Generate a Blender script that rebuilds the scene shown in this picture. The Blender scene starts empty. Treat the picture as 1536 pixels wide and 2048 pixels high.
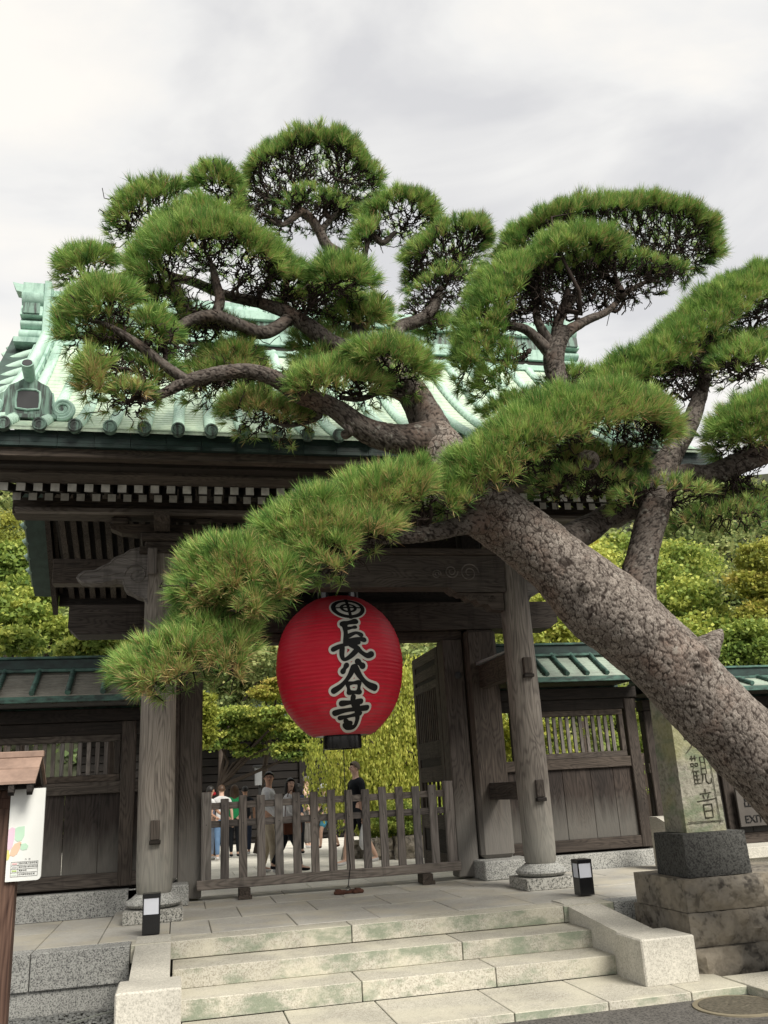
import bpy, math, random
import numpy as np
from mathutils import Vector, Matrix, noise
random.seed(7); rng = np.random.default_rng(11)
scene = bpy.context.scene
C = scene.collection
R_ = math.radians
# ------------------------------------------------------------ camera
F, CX, CY = 1761.2, 768.0, 1024.0
CAM = np.array([0.0, 0.0, 1.2])
_y, _p, _r = 0.2356, -0.3058, 0.056
Rz = np.array([[math.cos(_y), -math.sin(_y), 0], [math.sin(_y), math.cos(_y), 0], [0, 0, 1]])
Bm = np.array([[1, 0, 0], [0, 0, 1], [0, -1, 0]], float)
Rx = np.array([[1, 0, 0], [0, math.cos(_p), -math.sin(_p)], [0, math.sin(_p), math.cos(_p)]])
Rr = np.array([[math.cos(_r), -math.sin(_r), 0], [math.sin(_r), math.cos(_r), 0], [0, 0, 1]])
RC = Rr @ Rx @ Bm @ Rz            # world -> camera
cd = bpy.data.cameras.new('camera'); cam = bpy.data.objects.new('camera', cd); C.objects.link(cam)
m = Matrix.Identity(4)
for i in range(3):
    for j in range(3): m[i][j] = RC.T[i][j]
m[0][3], m[1][3], m[2][3] = CAM
cam.matrix_world = m
cd.sensor_fit = 'VERTICAL'; cd.sensor_height = 36; cd.lens = F / 2048 * 36
cd.clip_start = 0.05; cd.clip_end = 500
scene.camera = cam
# ------------------------------------------------------------ world: pale overcast sky with soft clouds
SUN_EL, SUN_AZ = 43, 155           # azimuth measured from +Y clockwise (behind the camera, to the right)
w = bpy.data.worlds.new('World'); scene.world = w; w.use_nodes = True
nt = w.node_tree; nt.nodes.clear()
def N(nt, t, **k):
    n = nt.nodes.new(t)
    for a, b in k.items(): setattr(n, a, b)
    return n
L = lambda nt, a, b: nt.links.new(a, b)
out = N(nt, 'ShaderNodeOutputWorld'); bg1 = N(nt, 'ShaderNodeBackground'); bg2 = N(nt, 'ShaderNodeBackground'); add = N(nt, 'ShaderNodeAddShader')
sky = N(nt, 'ShaderNodeTexSky', sky_type='NISHITA', sun_disc=False, sun_elevation=R_(SUN_EL), sun_rotation=R_(SUN_AZ))
L(nt, sky.outputs[0], bg1.inputs[0]); bg1.inputs[1].default_value = 0.012
tc = N(nt, 'ShaderNodeTexCoord'); mp = N(nt, 'ShaderNodeMapping'); mp.inputs['Scale'].default_value = (1.0, 1.0, 2.6)
mp.inputs['Location'].default_value = (0.4, 1.3, 0.35)
ns = N(nt, 'ShaderNodeTexNoise'); ns.inputs['Scale'].default_value = 2.3; ns.inputs['Detail'].default_value = 6; ns.inputs['Roughness'].default_value = 0.52
ns.inputs['Distortion'].default_value = 0.35
rp = N(nt, 'ShaderNodeValToRGB'); e = rp.color_ramp.elements
e[0].position = 0.37; e[0].color = (0.46, 0.455, 0.455, 1); e[1].position = 0.62; e[1].color = (0.66, 0.63, 0.58, 1)
el = rp.color_ramp.elements.new(0.5); el.color = (0.58, 0.57, 0.55, 1)
L(nt, tc.outputs['Generated'], mp.inputs[0]); L(nt, mp.outputs[0], ns.inputs[0]); L(nt, ns.outputs[0], rp.inputs[0]); L(nt, rp.outputs[0], bg2.inputs[0])
bg2.inputs[1].default_value = 1.0
L(nt, bg1.outputs[0], add.inputs[0]); L(nt, bg2.outputs[0], add.inputs[1]); L(nt, add.outputs[0], out.inputs[0])
sd = bpy.data.lights.new('sun', 'SUN'); sd.energy = 3.8; sd.angle = R_(26); sd.color = (1.0, 0.95, 0.86)
sun = bpy.data.objects.new('sun', sd); C.objects.link(sun)
dv = Vector((math.sin(R_(SUN_AZ)) * math.cos(R_(SUN_EL)), math.cos(R_(SUN_AZ)) * math.cos(R_(SUN_EL)), math.sin(R_(SUN_EL))))
sun.rotation_euler = dv.to_track_quat('Z', 'Y').to_euler(); sun.location = (4, -6, 14)
vs = scene.view_settings; vs.view_transform = 'Standard'; vs.look = 'None'; vs.gamma = 1; vs.exposure = 0.60; vs.use_curve_mapping = False
scene.cycles.max_bounces = 6
# ------------------------------------------------------------ helpers
def ray(x, y): return RC.T @ np.array([x - CX, -(y - CY), -F])
def at(x, y, Y):                   # the point of the world plane Y that shows at full-size pixel (x, y)
    d = ray(x, y); return CAM + d * (Y / d[1])
def depth(p): return -(RC @ (np.asarray(p, float) - CAM))[2]
WL = {}
def empty(name, loc, label=None, cat=None, group=None, kind=None):
    o = bpy.data.objects.new(name, None); C.objects.link(o); o.location = loc; o.empty_display_size = .2
    WL[o.name] = Vector(loc); tag(o, label, cat, group, kind); return o
def tag(o, label=None, cat=None, group=None, kind=None):
    if label: o['label'] = label
    if cat: o['category'] = cat
    if group: o['group'] = group
    if kind: o['kind'] = kind
    return o
class MB:
    def __init__(s): s.v = []; s.f = []; s.m = []; s.n = 0; s.mi = 0
    def add(s, v, f):
        v = np.asarray(v, float).reshape(-1, 3); s.v.append(v)
        for q in f: s.f.append(tuple(i + s.n for i in q)); s.m.append(s.mi)
        s.n += len(v); return s
    def box(s, a, b, c=0.0, R=None, o=None):   # box from corner a to corner b, edges chamfered by c; optional rotation about o
        a = np.minimum(a, b).astype(float), np.maximum(a, b).astype(float); lo, hi = a
        c = min(c, .3 * float((hi - lo).min()))
        if c <= 0:
            v = [[(lo, hi)[i >> k & 1][k] for k in range(3)] for i in range(8)]
            f = [(0, 2, 3, 1), (4, 5, 7, 6), (0, 1, 5, 4), (2, 6, 7, 3), (0, 4, 6, 2), (1, 3, 7, 5)]
        else:
            v = []; idx = {}
            for i in range(8):
                cor = np.array([(lo, hi)[i >> k & 1][k] for k in range(3)]); sg = np.array([1 if i >> k & 1 else -1 for k in range(3)])
                for k in range(3):
                    p = cor - sg * c; p[k] = cor[k]; idx[i, k] = len(v); v.append(p)
            f = []
            for k in range(3):
                a1, a2 = (k + 1) % 3, (k + 2) % 3
                for sgn in (0, 1):
                    q = [sgn << k, (sgn << k) | (1 << a1), (sgn << k) | (1 << a1) | (1 << a2), (sgn << k) | (1 << a2)]
                    q = [idx[i, k] for i in q]; f.append(tuple(q if sgn else q[::-1]))
            for k in range(3):
                a1, a2 = (k + 1) % 3, (k + 2) % 3
                for s1 in (0, 1):
                    for s2 in (0, 1):
                        i0 = (s1 << a1) | (s2 << a2); i1 = i0 | (1 << k)
                        q = (idx[i0, a1], idx[i1, a1], idx[i1, a2], idx[i0, a2]); f.append(q if s1 == s2 else q[::-1])
            for i in range(8):
                q = (idx[i, 0], idx[i, 1], idx[i, 2]); par = bin(i).count('1') & 1; f.append(q if par else q[::-1])
        v = np.array(v)
        if R is not None:
            o = np.array(o if o is not None else (lo + hi) / 2, float); v = (v - o) @ np.array(R).T + o
        return s.add(v, f)
    def prism(s, poly, ax, a0, a1):      # 2D polygon extruded along axis ax; poly coords are the other two axes in x,y,z order
        n = len(poly); oth = [k for k in range(3) if k != ax]; v = np.zeros((2 * n, 3))
        for j, a in enumerate((a0, a1)):
            v[j * n:(j + 1) * n, ax] = a; v[j * n:(j + 1) * n, oth[0]] = [p[0] for p in poly]; v[j * n:(j + 1) * n, oth[1]] = [p[1] for p in poly]
        f = [tuple(range(n)), tuple(range(2 * n - 1, n - 1, -1))]
        f += [(i, i + n, (i + 1) % n + n, (i + 1) % n) for i in range(n)]
        return s.add(v, f)
    def lathe(s, prof, o=(0, 0, 0), sides=32, cap=True):
        v = []; f = []
        for r, z in prof:
            for k in range(sides):
                t = 2 * math.pi * k / sides; v.append((o[0] + r * math.cos(t), o[1] + r * math.sin(t), o[2] + z))
        for i in range(len(prof) - 1):
            for k in range(sides):
                k2 = (k + 1) % sides; f.append((i * sides + k, i * sides + k2, (i + 1) * sides + k2, (i + 1) * sides + k))
        if cap: f += [tuple(range(sides - 1, -1, -1)), tuple((len(prof) - 1) * sides + k for k in range(sides))]
        return s.add(v, f)
    def tube(s, pts, rad, sides=8, cap=True):
        P = np.array(pts, float); n = len(P); rad = np.broadcast_to(rad, (n,))
        T = np.gradient(P, axis=0); T /= np.linalg.norm(T, axis=1)[:, None] + 1e-9
        u = np.cross(T[0], [0.3, 0.1, 1]); 
        if np.linalg.norm(u) < .1: u = np.cross(T[0], [1, 0, 0])
        v = []; ang = np.arange(sides) * 2 * math.pi / sides
        for i in range(n):
            u = u - T[i] * (u @ T[i]); u /= np.linalg.norm(u) + 1e-9; b = np.cross(T[i], u)
            v.append(P[i] + rad[i] * (np.cos(ang)[:, None] * u + np.sin(ang)[:, None] * b))
        f = [(i * sides + k, i * sides + (k + 1) % sides, (i + 1) * sides + (k + 1) % sides, (i + 1) * sides + k) for i in range(n - 1) for k in range(sides)]
        if cap: f += [tuple(range(sides - 1, -1, -1)), tuple((n - 1) * sides + k for k in range(sides))]
        return s.add(np.concatenate(v), f)
    def mesh(s, name, mats, org=(0, 0, 0), smooth=False):
        me = bpy.data.meshes.new(name); v = np.concatenate(s.v) - np.array(org)
        me.from_pydata(v.tolist(), [], s.f)
        for mt in (mats if isinstance(mats, (list, tuple)) else [mats]): me.materials.append(mt)
        if any(s.m): me.polygons.foreach_set('material_index', s.m)
        if smooth:
            me.polygons.foreach_set('use_smooth', [True] * len(s.f))
            if smooth != 'all':
                try: me.set_sharp_from_angle(angle=R_(40))
                except Exception: pass
        me.update(); return me
    def build(s, name, mats, parent=None, org=None, smooth=False):
        base = WL[parent.name] if parent else Vector((0, 0, 0))
        org = base if org is None else Vector(org)
        return link(name, s.mesh(name, mats, org, smooth), parent, org)
def link(name, me, parent=None, org=None, rot=None):
    base = WL[parent.name] if parent else Vector((0, 0, 0)); org = base if org is None else Vector(org)
    o = bpy.data.objects.new(name, me); C.objects.link(o); o.parent = parent; o.location = org - base
    if rot: o.rotation_euler = rot
    WL[o.name] = Vector(org); return o
def bx(name, a, b, mat, parent=None, c=.006, **k): return MB().box(a, b, c).build(name, mat, parent, **k)
def struct(o): o['kind'] = 'structure'; return o
def raw_mesh(name, V, Fc, mat, parent=None, tint=None, org=None, extra=None):   # numpy arrays; Fc (n,k)
    base = WL[parent.name] if parent else Vector((0, 0, 0)); org = base if org is None else Vector(org)
    me = bpy.data.meshes.new(name); n = len(V); k = Fc.shape[1]; nf = len(Fc)
    me.vertices.add(n); me.vertices.foreach_set('co', (V - np.array(org)).astype(np.float32).ravel())
    me.loops.add(nf * k); me.loops.foreach_set('vertex_index', Fc.astype(np.int32).ravel())
    me.polygons.add(nf); me.polygons.foreach_set('loop_start', np.arange(nf, dtype=np.int32) * k)
    try: me.polygons.foreach_set('loop_total', np.full(nf, k, np.int32))
    except Exception: pass
    me.update(calc_edges=True)
    if tint is not None:
        a = me.attributes.new('tint', 'FLOAT', 'POINT'); a.data.foreach_set('value', tint.astype(np.float32))
    if extra:
        for nm, arr in extra.items():
            a = me.attributes.new(nm, 'FLOAT', 'POINT'); a.data.foreach_set('value', arr.astype(np.float32))
    me.materials.append(mat)
    return link(name, me, parent, org)
# ------------------------------------------------------------ materials
def mat(name, rough=.8, spec=.3):
    m = bpy.data.materials.new(name); m.use_nodes = True; nt = m.node_tree
    b = nt.nodes['Principled BSDF']; b.inputs['Roughness'].default_value = rough; b.inputs['Specular IOR Level'].default_value = spec
    return m, nt, b
def pos(nt, scale=(1, 1, 1), rand=0.0, loc=(0, 0, 0)):
    g = N(nt, 'ShaderNodeNewGeometry'); mp = N(nt, 'ShaderNodeMapping'); mp.inputs['Scale'].default_value = scale
    mp.inputs['Location'].default_value = loc
    if rand:
        oi = N(nt, 'ShaderNodeObjectInfo'); ma = N(nt, 'ShaderNodeMath', operation='MULTIPLY'); ma.inputs[1].default_value = rand
        va = N(nt, 'ShaderNodeVectorMath', operation='ADD'); L(nt, oi.outputs['Random'], ma.inputs[0]); L(nt, g.outputs['Position'], va.inputs[0]); L(nt, ma.outputs[0], va.inputs[1]); L(nt, va.outputs[0], mp.inputs[0])
    else: L(nt, g.outputs['Position'], mp.inputs[0])
    return mp.outputs[0]
def noise_(nt, vec, scale, detail=3, rough=.55, dist=0):
    n = N(nt, 'ShaderNodeTexNoise'); n.inputs['Scale'].default_value = scale; n.inputs['Detail'].default_value = detail; n.inputs['Roughness'].default_value = rough; n.inputs['Distortion'].default_value = dist
    L(nt, vec, n.inputs['Vector']); return n.outputs[0]
def ramp(nt, fac, stops, interp='LINEAR'):
    r = N(nt, 'ShaderNodeValToRGB'); r.color_ramp.interpolation = interp; es = r.color_ramp.elements
    while len(es) < len(stops): es.new(.5)
    for e_, (p, c) in zip(es, stops):
        e_.position = p; e_.color = (c, c, c, 1) if isinstance(c, (int, float)) else (*c[:3], 1)
    L(nt, fac, r.inputs[0]); return r.outputs[0]
def mixc(nt, fac, a, b, mode='MIX'):
    m = N(nt, 'ShaderNodeMix', data_type='RGBA', blend_type=mode)
    for s, v in ((m.inputs['Factor'], fac), (m.inputs['A'], a), (m.inputs['B'], b)):
        if isinstance(v, (int, float)): s.default_value = v
        elif isinstance(v, tuple): s.default_value = (*v[:3], 1)
        else: L(nt, v, s)
    return m.outputs['Result']
def math_(nt, op, a, b=0.0, c=None):
    m = N(nt, 'ShaderNodeMath', operation=op)
    for i, v in enumerate((a, b, c)):
        if v is None: continue
        if isinstance(v, (int, float)): m.inputs[i].default_value = v
        else: L(nt, v, m.inputs[i])
    return m.outputs[0]
def bump(nt, b, h, strength=.4, dist=.01):
    bp = N(nt, 'ShaderNodeBump'); bp.inputs['Strength'].default_value = strength; bp.inputs['Distance'].default_value = dist
    L(nt, h, bp.inputs['Height']); L(nt, bp.outputs[0], b.inputs['Normal'])
def objrand(nt): return N(nt, 'ShaderNodeObjectInfo').outputs['Random']
def wood(name, ax, dark, light, lines=26, rough=.75, wear=None):
    m, nt, b = mat(name, rough, .25)
    sc = [2.2, 2.2, 2.2]; sc[ax] = .38
    v = pos(nt, tuple(sc), 17.0); n1 = noise_(nt, v, 1.6, 2, .45, .3)
    ln = math_(nt, 'SINE', math_(nt, 'MULTIPLY', n1, lines * 7.0)); ln = math_(nt, 'MULTIPLY_ADD', ln, .5, .5)
    ln = ramp(nt, ln, [(0, 0), (.55, .85), (1, 1)])
    sc2 = [60, 60, 60]; sc2[ax] = 2.2; n2 = noise_(nt, pos(nt, tuple(sc2), 9.0), 1, 3)
    sc3 = [2.6, 2.6, 2.6]; sc3[ax] = 1.1; n3 = noise_(nt, pos(nt, tuple(sc3), 5.0), 1.1, 4, .6)
    h = math_(nt, 'ADD', math_(nt, 'MULTIPLY', ln, .19), math_(nt, 'MULTIPLY', n2, .81))
    col = mixc(nt, ramp(nt, h, [(.22, 0), (.8, 1)]), dark, light)
    col = mixc(nt, ramp(nt, n3, [(.3, .55), (.7, 1.25)]), (0, 0, 0), col) if False else mixc(nt, 1.0, col, ramp(nt, n3, [(.28, .62), (.72, 1.0)]), 'MULTIPLY')
    r = ramp(nt, objrand(nt), [(0, (.62, .60, .60)), (.4, (.95, .90, .85)), (.7, (.80, .80, .82)), (1, (1, 1, .98))]); col = mixc(nt, 1.0, col, r, 'MULTIPLY')
    st_ = noise_(nt, pos(nt, (5, 5, .8), 11.0), 1.4, 4, .6); col = mixc(nt, ramp(nt, st_, [(.55, 0), (.72, .5)]), col, tuple(c * .45 for c in dark))
    if wear:   # rain-washed, bleached foot
        g = N(nt, 'ShaderNodeNewGeometry'); sp = N(nt, 'ShaderNodeSeparateXYZ'); L(nt, g.outputs['Position'], sp.inputs[0])
        k = math_(nt, 'ADD', sp.outputs['Z'], math_(nt, 'MULTIPLY', noise_(nt, pos(nt, (14, 14, 2)), 1, 3), -.5))
        col = mixc(nt, ramp(nt, k, [(wear[0], .55), (wear[1], 0)]), col, wear[2])
    L(nt, col, b.inputs['Base Color']); bump(nt, b, h, .55, .006); return m
def up_(nt):
    g = N(nt, 'ShaderNodeNewGeometry'); sp = N(nt, 'ShaderNodeSeparateXYZ'); L(nt, g.outputs['Normal'], sp.inputs[0]); return math_(nt, 'ABSOLUTE', sp.outputs['Z'])
def granite(name, base, dark, speck=180, amt=.5, stain=None, bumpd=.002, warm=None, green=0):
    m, nt, b = mat(name, .85, .25)
    v = pos(nt, rand=3.0); n1 = noise_(nt, v, speck, 2, .7); n0 = noise_(nt, v, speck * .4, 2, .6)
    v1 = noise_(nt, pos(nt, (1, 1, 1), 7.0), speck * .85, 1, .5); col = mixc(nt, ramp(nt, n1, [(.38, amt), (.5, .1), (.6, 0)]), base, dark); col = mixc(nt, ramp(nt, v1, [(.35, amt * .6), (.42, 0)]), col, dark)
    col = mixc(nt, ramp(nt, n0, [(.5, 0), (.68, .35)]), col, tuple(min(1, c * 1.35) for c in base))
    n2 = noise_(nt, v, 1.3, 5, .6); col = mixc(nt, 1.0, col, ramp(nt, n2, [(.3, .72), (.65, 1.0)]), 'MULTIPLY')
    if warm: col = mixc(nt, ramp(nt, noise_(nt, v, 2.2, 4), [(.45, 0), (.62, .55)]), col, warm)
    if green: 
        col = mixc(nt, ramp(nt, noise_(nt, pos(nt, (1, 1, 2.5), 6.0), 2.6, 5, .65), [(.5, 0), (.66, green)]) if name != 'step_granite' else math_(nt, 'MULTIPLY', ramp(nt, noise_(nt, pos(nt, (1, 1, 2.0), 6.0), 2.2, 5, .7), [(.47, 0), (.62, .75)]), ramp(nt, up_(nt), [(.3, 1), (.8, .06)])), col, (.15, .19, .13) if name == 'step_granite' else (.13, .16, .10))
    L(nt, col, b.inputs['Base Color']); bump(nt, b, math_(nt, 'ADD', n1, n0), .5, bumpd); return m
def plain(name, col, rough=.7, spec=.3, var=.12, vs=6, bumpv=0):
    m, nt, b = mat(name, rough, spec)
    n = noise_(nt, pos(nt, rand=4.0), vs, 4); c = mixc(nt, 1.0, col, ramp(nt, n, [(.3, 1 - 2 * var), (.7, 1.0)]), 'MULTIPLY')
    L(nt, c, b.inputs['Base Color'])
    if bumpv: bump(nt, b, noise_(nt, pos(nt), vs * 8, 3), .5, bumpv)
    return m
M = {}
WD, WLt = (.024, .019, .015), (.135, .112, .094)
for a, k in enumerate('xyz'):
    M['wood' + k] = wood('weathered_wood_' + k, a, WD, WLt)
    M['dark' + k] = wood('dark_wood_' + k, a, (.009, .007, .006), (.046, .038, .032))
    M['grey' + k] = wood('grey_wood_' + k, a, (.085, .077, .070), (.33, .30, .275), 18)
M['column'] = wood('column_wood', 2, (.085, .072, .062), (.34, .30, .26), 22, wear=(.25, 1.1, (.27, .27, .24)))
M['pillar'] = wood('pillar_wood', 2, (.030, .024, .020), (.155, .13, .11), 22, wear=(.3, 1.0, (.24, .23, .21)))
M['plank'] = wood('plank_wood', 2, (.016, .012, .010), (.080, .064, .056), 20, wear=(.3, .75, (.15, .145, .13)))
M['signwood'] = wood('old_red_post_wood', 2, (.04, .02, .015), (.16, .095, .07), 20)
M['whiteend'] = plain('white_painted_end', (.74, .73, .68), .8, .2, .25, 9)
M['granite'] = granite('pale_granite', (.47, .45, .39), (.16, .15, .13), 120, .6)
M['step'] = granite('step_granite', (.50, .475, .405), (.24, .22, .17), 85, .75, warm=(.52, .49, .39), green=.55)
M['cheek'] = granite('cheek_granite', (.54, .515, .45), (.26, .25, .21), 85, .6)
M['greygran'] = granite('grey_granite', (.44, .44, .41), (.10, .10, .10), 75, 1.0)
M['pave'] = granite('worn_paving', (.43, .415, .375), (.28, .26, .22), 60, .25, warm=(.44, .40, .31))
M['speck'] = granite('speckled_granite', (.44, .43, .39), (.06, .06, .055), 55, 1.0)
M['blackstone'] = granite('black_dressed_stone', (.075, .075, .070), (.012, .012, .012), 50, .8, bumpd=.012)
M['brownstone'] = granite('rough_brown_stone', (.20, .18, .15), (.05, .044, .038), 11, .9, bumpd=.04, warm=(.29, .25, .19))
M['oldstone'] = granite('mossy_old_stone', (.29, .275, .225), (.13, .125, .095), 24, .7, bumpd=.025, green=.9, warm=(.26, .26, .11))
M['asphalt'] = granite('asphalt', (.13, .122, .112), (.035, .034, .032), 60, 1.0, bumpd=.004)
M['court'] = granite('courtyard_stone', (.72, .69, .61), (.4, .38, .32), 40, .3)
M['pebble'] = plain('dark_pebble', (.22, .225, .215), .7, .3, .3, 14)
M['joint'] = plain('dark_joint', (.05, .048, .04), .9)
def copper(name, base, dark, lo=.45, hi=.7, streak=(3, 3, .6), sc=2.2, rough=.6):
    m, nt, b = mat(name, rough, .35)
    n = noise_(nt, pos(nt, streak, 6.0), sc, 6, .62); n2 = noise_(nt, pos(nt, rand=2), 30, 3)
    c = mixc(nt, ramp(nt, n, [(lo, 0), (hi, 1)]), base, dark); c = mixc(nt, 1.0, c, ramp(nt, n2, [(.3, .85), (.7, 1.0)]), 'MULTIPLY')
    L(nt, c, b.inputs['Base Color']); bump(nt, b, n2, .2, .002); return m
M['pan'] = copper('verdigris_pan', (.47, .57, .44), (.23, .33, .27), .5, .78, (3.2, .5, .4), 1.6)
M['roll'] = copper('verdigris_roll', (.42, .58, .48), (.15, .26, .21), .5, .78, (5, .7, .7), 1.8)
M['ridge'] = copper('verdigris_ridge', (.35, .51, .43), (.12, .22, .18), .48, .72)
M['fascia'] = copper('dark_patina', (.022, .048, .042), (.010, .018, .017), .4, .7, (2, 2, 4), 3, .5)
M['orn'] = copper('streaked_ornament', (.16, .26, .21), (.045, .055, .05), .42, .58, (9, 9, 1.2), 2.2)
M['verge'] = copper('verge_patina', (.05, .085, .07), (.03, .05, .042), .4, .7)
M['greenpan'] = copper('lower_roof_pan', (.36, .44, .36), (.24, .27, .23), .4, .7, (1, 1, 1), 3)
M['leftpan'] = copper('brown_roof_pan', (.23, .22, .185), (.13, .12, .10), .4, .7, (1, 1, 1), 3)
M['greentrim'] = copper('lower_roof_trim', (.07, .15, .12), (.03, .05, .045), .42, .62, (1.5, 1.5, 4), 4)
M['signcopper'] = copper('reddish_copper', (.32, .22, .17), (.17, .115, .09), .4, .7, (1, 1, 1), 3)
M['black'] = plain('black_gloss', (.008, .008, .009), .25, .5, .05)
M['lampwhite'] = plain('frosted_panel', (.62, .64, .70), .4, .4, .02)
M['boardwhite'] = plain('white_board', (.74, .75, .72), .35, .4, .02)
M['ink'] = plain('black_ink', (.012, .012, .012), .6, .2, .02)
M['paperwhite'] = plain('white_outline', (.68, .66, .60), .6, .2, .06)
M['iron'] = plain('dark_iron', (.03, .03, .032), .5, .4)
M['metal'] = plain('grey_metal', (.32, .33, .34), .4, .5)
M['brown'] = plain('brown_weight', (.10, .045, .03), .8, .2, .25, 20)
M['cable'] = plain('grey_cable', (.16, .17, .15), .6)
def leafmat(name, stops, trans=.35):
    m, nt, b = mat(name, .6, .25); a = N(nt, 'ShaderNodeAttribute', attribute_name='tint')
    c = ramp(nt, a.outputs['Fac'], stops); L(nt, c, b.inputs['Base Color'])
    if trans:
        o = nt.nodes['Material Output']; t = N(nt, 'ShaderNodeBsdfTranslucent'); mx = N(nt, 'ShaderNodeMixShader'); mx.inputs[0].default_value = trans
        L(nt, c, t.inputs[0]); L(nt, b.outputs[0], mx.inputs[1]); L(nt, t.outputs[0], mx.inputs[2]); L(nt, mx.outputs[0], o.inputs[0])
    return m
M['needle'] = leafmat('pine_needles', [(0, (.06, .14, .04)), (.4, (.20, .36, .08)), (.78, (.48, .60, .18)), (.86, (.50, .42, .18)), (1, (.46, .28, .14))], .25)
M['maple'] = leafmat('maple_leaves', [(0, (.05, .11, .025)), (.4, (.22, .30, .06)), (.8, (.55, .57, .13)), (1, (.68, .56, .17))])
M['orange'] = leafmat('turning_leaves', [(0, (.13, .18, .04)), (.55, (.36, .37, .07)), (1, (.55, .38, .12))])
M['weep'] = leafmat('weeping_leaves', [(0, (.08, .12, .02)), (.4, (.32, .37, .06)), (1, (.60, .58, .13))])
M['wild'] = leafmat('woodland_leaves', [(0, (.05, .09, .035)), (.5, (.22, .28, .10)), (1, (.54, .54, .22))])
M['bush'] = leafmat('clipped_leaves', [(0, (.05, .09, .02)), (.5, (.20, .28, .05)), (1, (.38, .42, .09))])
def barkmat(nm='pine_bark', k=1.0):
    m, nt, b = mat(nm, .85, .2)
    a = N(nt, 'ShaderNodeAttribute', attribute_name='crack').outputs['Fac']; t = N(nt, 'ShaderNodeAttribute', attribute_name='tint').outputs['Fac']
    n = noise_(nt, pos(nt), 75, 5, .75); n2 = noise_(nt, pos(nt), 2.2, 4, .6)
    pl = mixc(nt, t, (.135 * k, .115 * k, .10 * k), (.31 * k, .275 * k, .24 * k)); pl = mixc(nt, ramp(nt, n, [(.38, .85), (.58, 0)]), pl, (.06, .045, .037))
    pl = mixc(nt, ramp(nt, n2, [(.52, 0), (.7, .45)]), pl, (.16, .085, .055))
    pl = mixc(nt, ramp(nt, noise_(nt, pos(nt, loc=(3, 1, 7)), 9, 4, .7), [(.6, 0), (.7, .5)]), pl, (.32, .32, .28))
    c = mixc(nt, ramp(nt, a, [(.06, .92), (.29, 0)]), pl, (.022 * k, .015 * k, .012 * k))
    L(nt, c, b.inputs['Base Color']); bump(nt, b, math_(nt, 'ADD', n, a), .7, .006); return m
M['bark'] = barkmat(); M['shadedbark'] = barkmat('shaded_branch_bark', .48)  # branch copy of the trunk bark, with backlit darkness put into its colour
M['twig'] = plain('twig_bark', (.045, .033, .028), .9, .15, .25, 12)
M['trunkfar'] = plain('far_trunk', (.07, .055, .045), .9, .15, .2, 5)
def lanternmat():
    m, nt, b = mat('red_lantern_paper', .5, .35)
    n = noise_(nt, pos(nt, (1, 1, 9)), 3, 5, .6); n2 = noise_(nt, pos(nt), 1.6, 3)
    c = mixc(nt, ramp(nt, n, [(.45, 0), (.75, .4)]), (.72, .008, .035), (.80, .06, .07)); c = mixc(nt, ramp(nt, n2, [(.3, .3), (.6, 0)]), c, (.44, .004, .022)); c = mixc(nt, ramp(nt, math_(nt, 'MULTIPLY', up_(nt), noise_(nt, pos(nt), 5, 4)), [(.12, 0), (.5, .5)]), c, (.50, .16, .17))
    L(nt, c, b.inputs['Base Color'])
    o = nt.nodes['Material Output']; t = N(nt, 'ShaderNodeBsdfTranslucent'); mx = N(nt, 'ShaderNodeMixShader'); mx.inputs[0].default_value = .18
    L(nt, c, t.inputs[0]); L(nt, b.outputs[0], mx.inputs[1]); L(nt, t.outputs[0], mx.inputs[2]); L(nt, mx.outputs[0], o.inputs[0]); return m
M['red'] = lanternmat()
# ============================================================ GROUND
def quad(name, x0, x1, y0, y1, z, m, nx=1, ny=1):
    mb = MB(); mb.add([(x0, y0, z), (x1, y0, z), (x1, y1, z), (x0, y1, z)], [(0, 1, 2, 3)]); return struct(mb.build(name, m))
quad('ground', -260, 300, -200, 420, -0.56, M['asphalt'])
quad('road', -1.9 + 2.6, 20, -6, 7.75, -0.525, M['asphalt'])
ZP = -0.465
# gravel bed left of the steps
gb = struct(bx('gravel_bed_base', (-6, 4.5, -.56), (-.45, 9.05, -.515), M['joint'], c=0))
def pebbles():
    ico = [(0, 0, 1), (.85, 0, .35), (.3, .8, .3), (-.7, .5, .3), (-.7, -.5, .3), (.3, -.8, .3), (0, 0, -.6)]
    fs = [(0, 1, 2), (0, 2, 3), (0, 3, 4), (0, 4, 5), (0, 5, 1), (6, 2, 1), (6, 3, 2), (6, 4, 3), (6, 5, 4), (6, 1, 5)]
    n = 5200; p = np.stack([rng.uniform(-2.3, -.47, n), rng.uniform(7.2, 9.02, n), rng.uniform(-.51, -.495, n)], 1)
    s = rng.uniform(.013, .028, (n, 1)) * np.stack([rng.uniform(.8, 1.5, n), rng.uniform(.8, 1.3, n), rng.uniform(.5, .8, n)], 1)
    a = rng.uniform(0, 6.28, n); I = np.array(ico); V = I[None] * s[:, None]
    ca, sa = np.cos(a)[:, None], np.sin(a)[:, None]; x = V[..., 0] * ca - V[..., 1] * sa; y = V[..., 0] * sa + V[..., 1] * ca; V = np.stack([x, y, V[..., 2]], -1) + p[:, None]
    Fc = (np.array(fs)[None] + (np.arange(n) * 7)[:, None, None]).reshape(-1, 3)
    o = raw_mesh('gravel', V.reshape(-1, 3), Fc, M['pebble'], tint=np.repeat(rng.random(n), 7)); o.data.polygons.foreach_set('use_smooth', [True] * len(Fc)); o['kind'] = 'stuff'; o['category'] = 'gravel'; o['label'] = 'dark rounded gravel below the platform wall at left'
pebbles()
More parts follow.
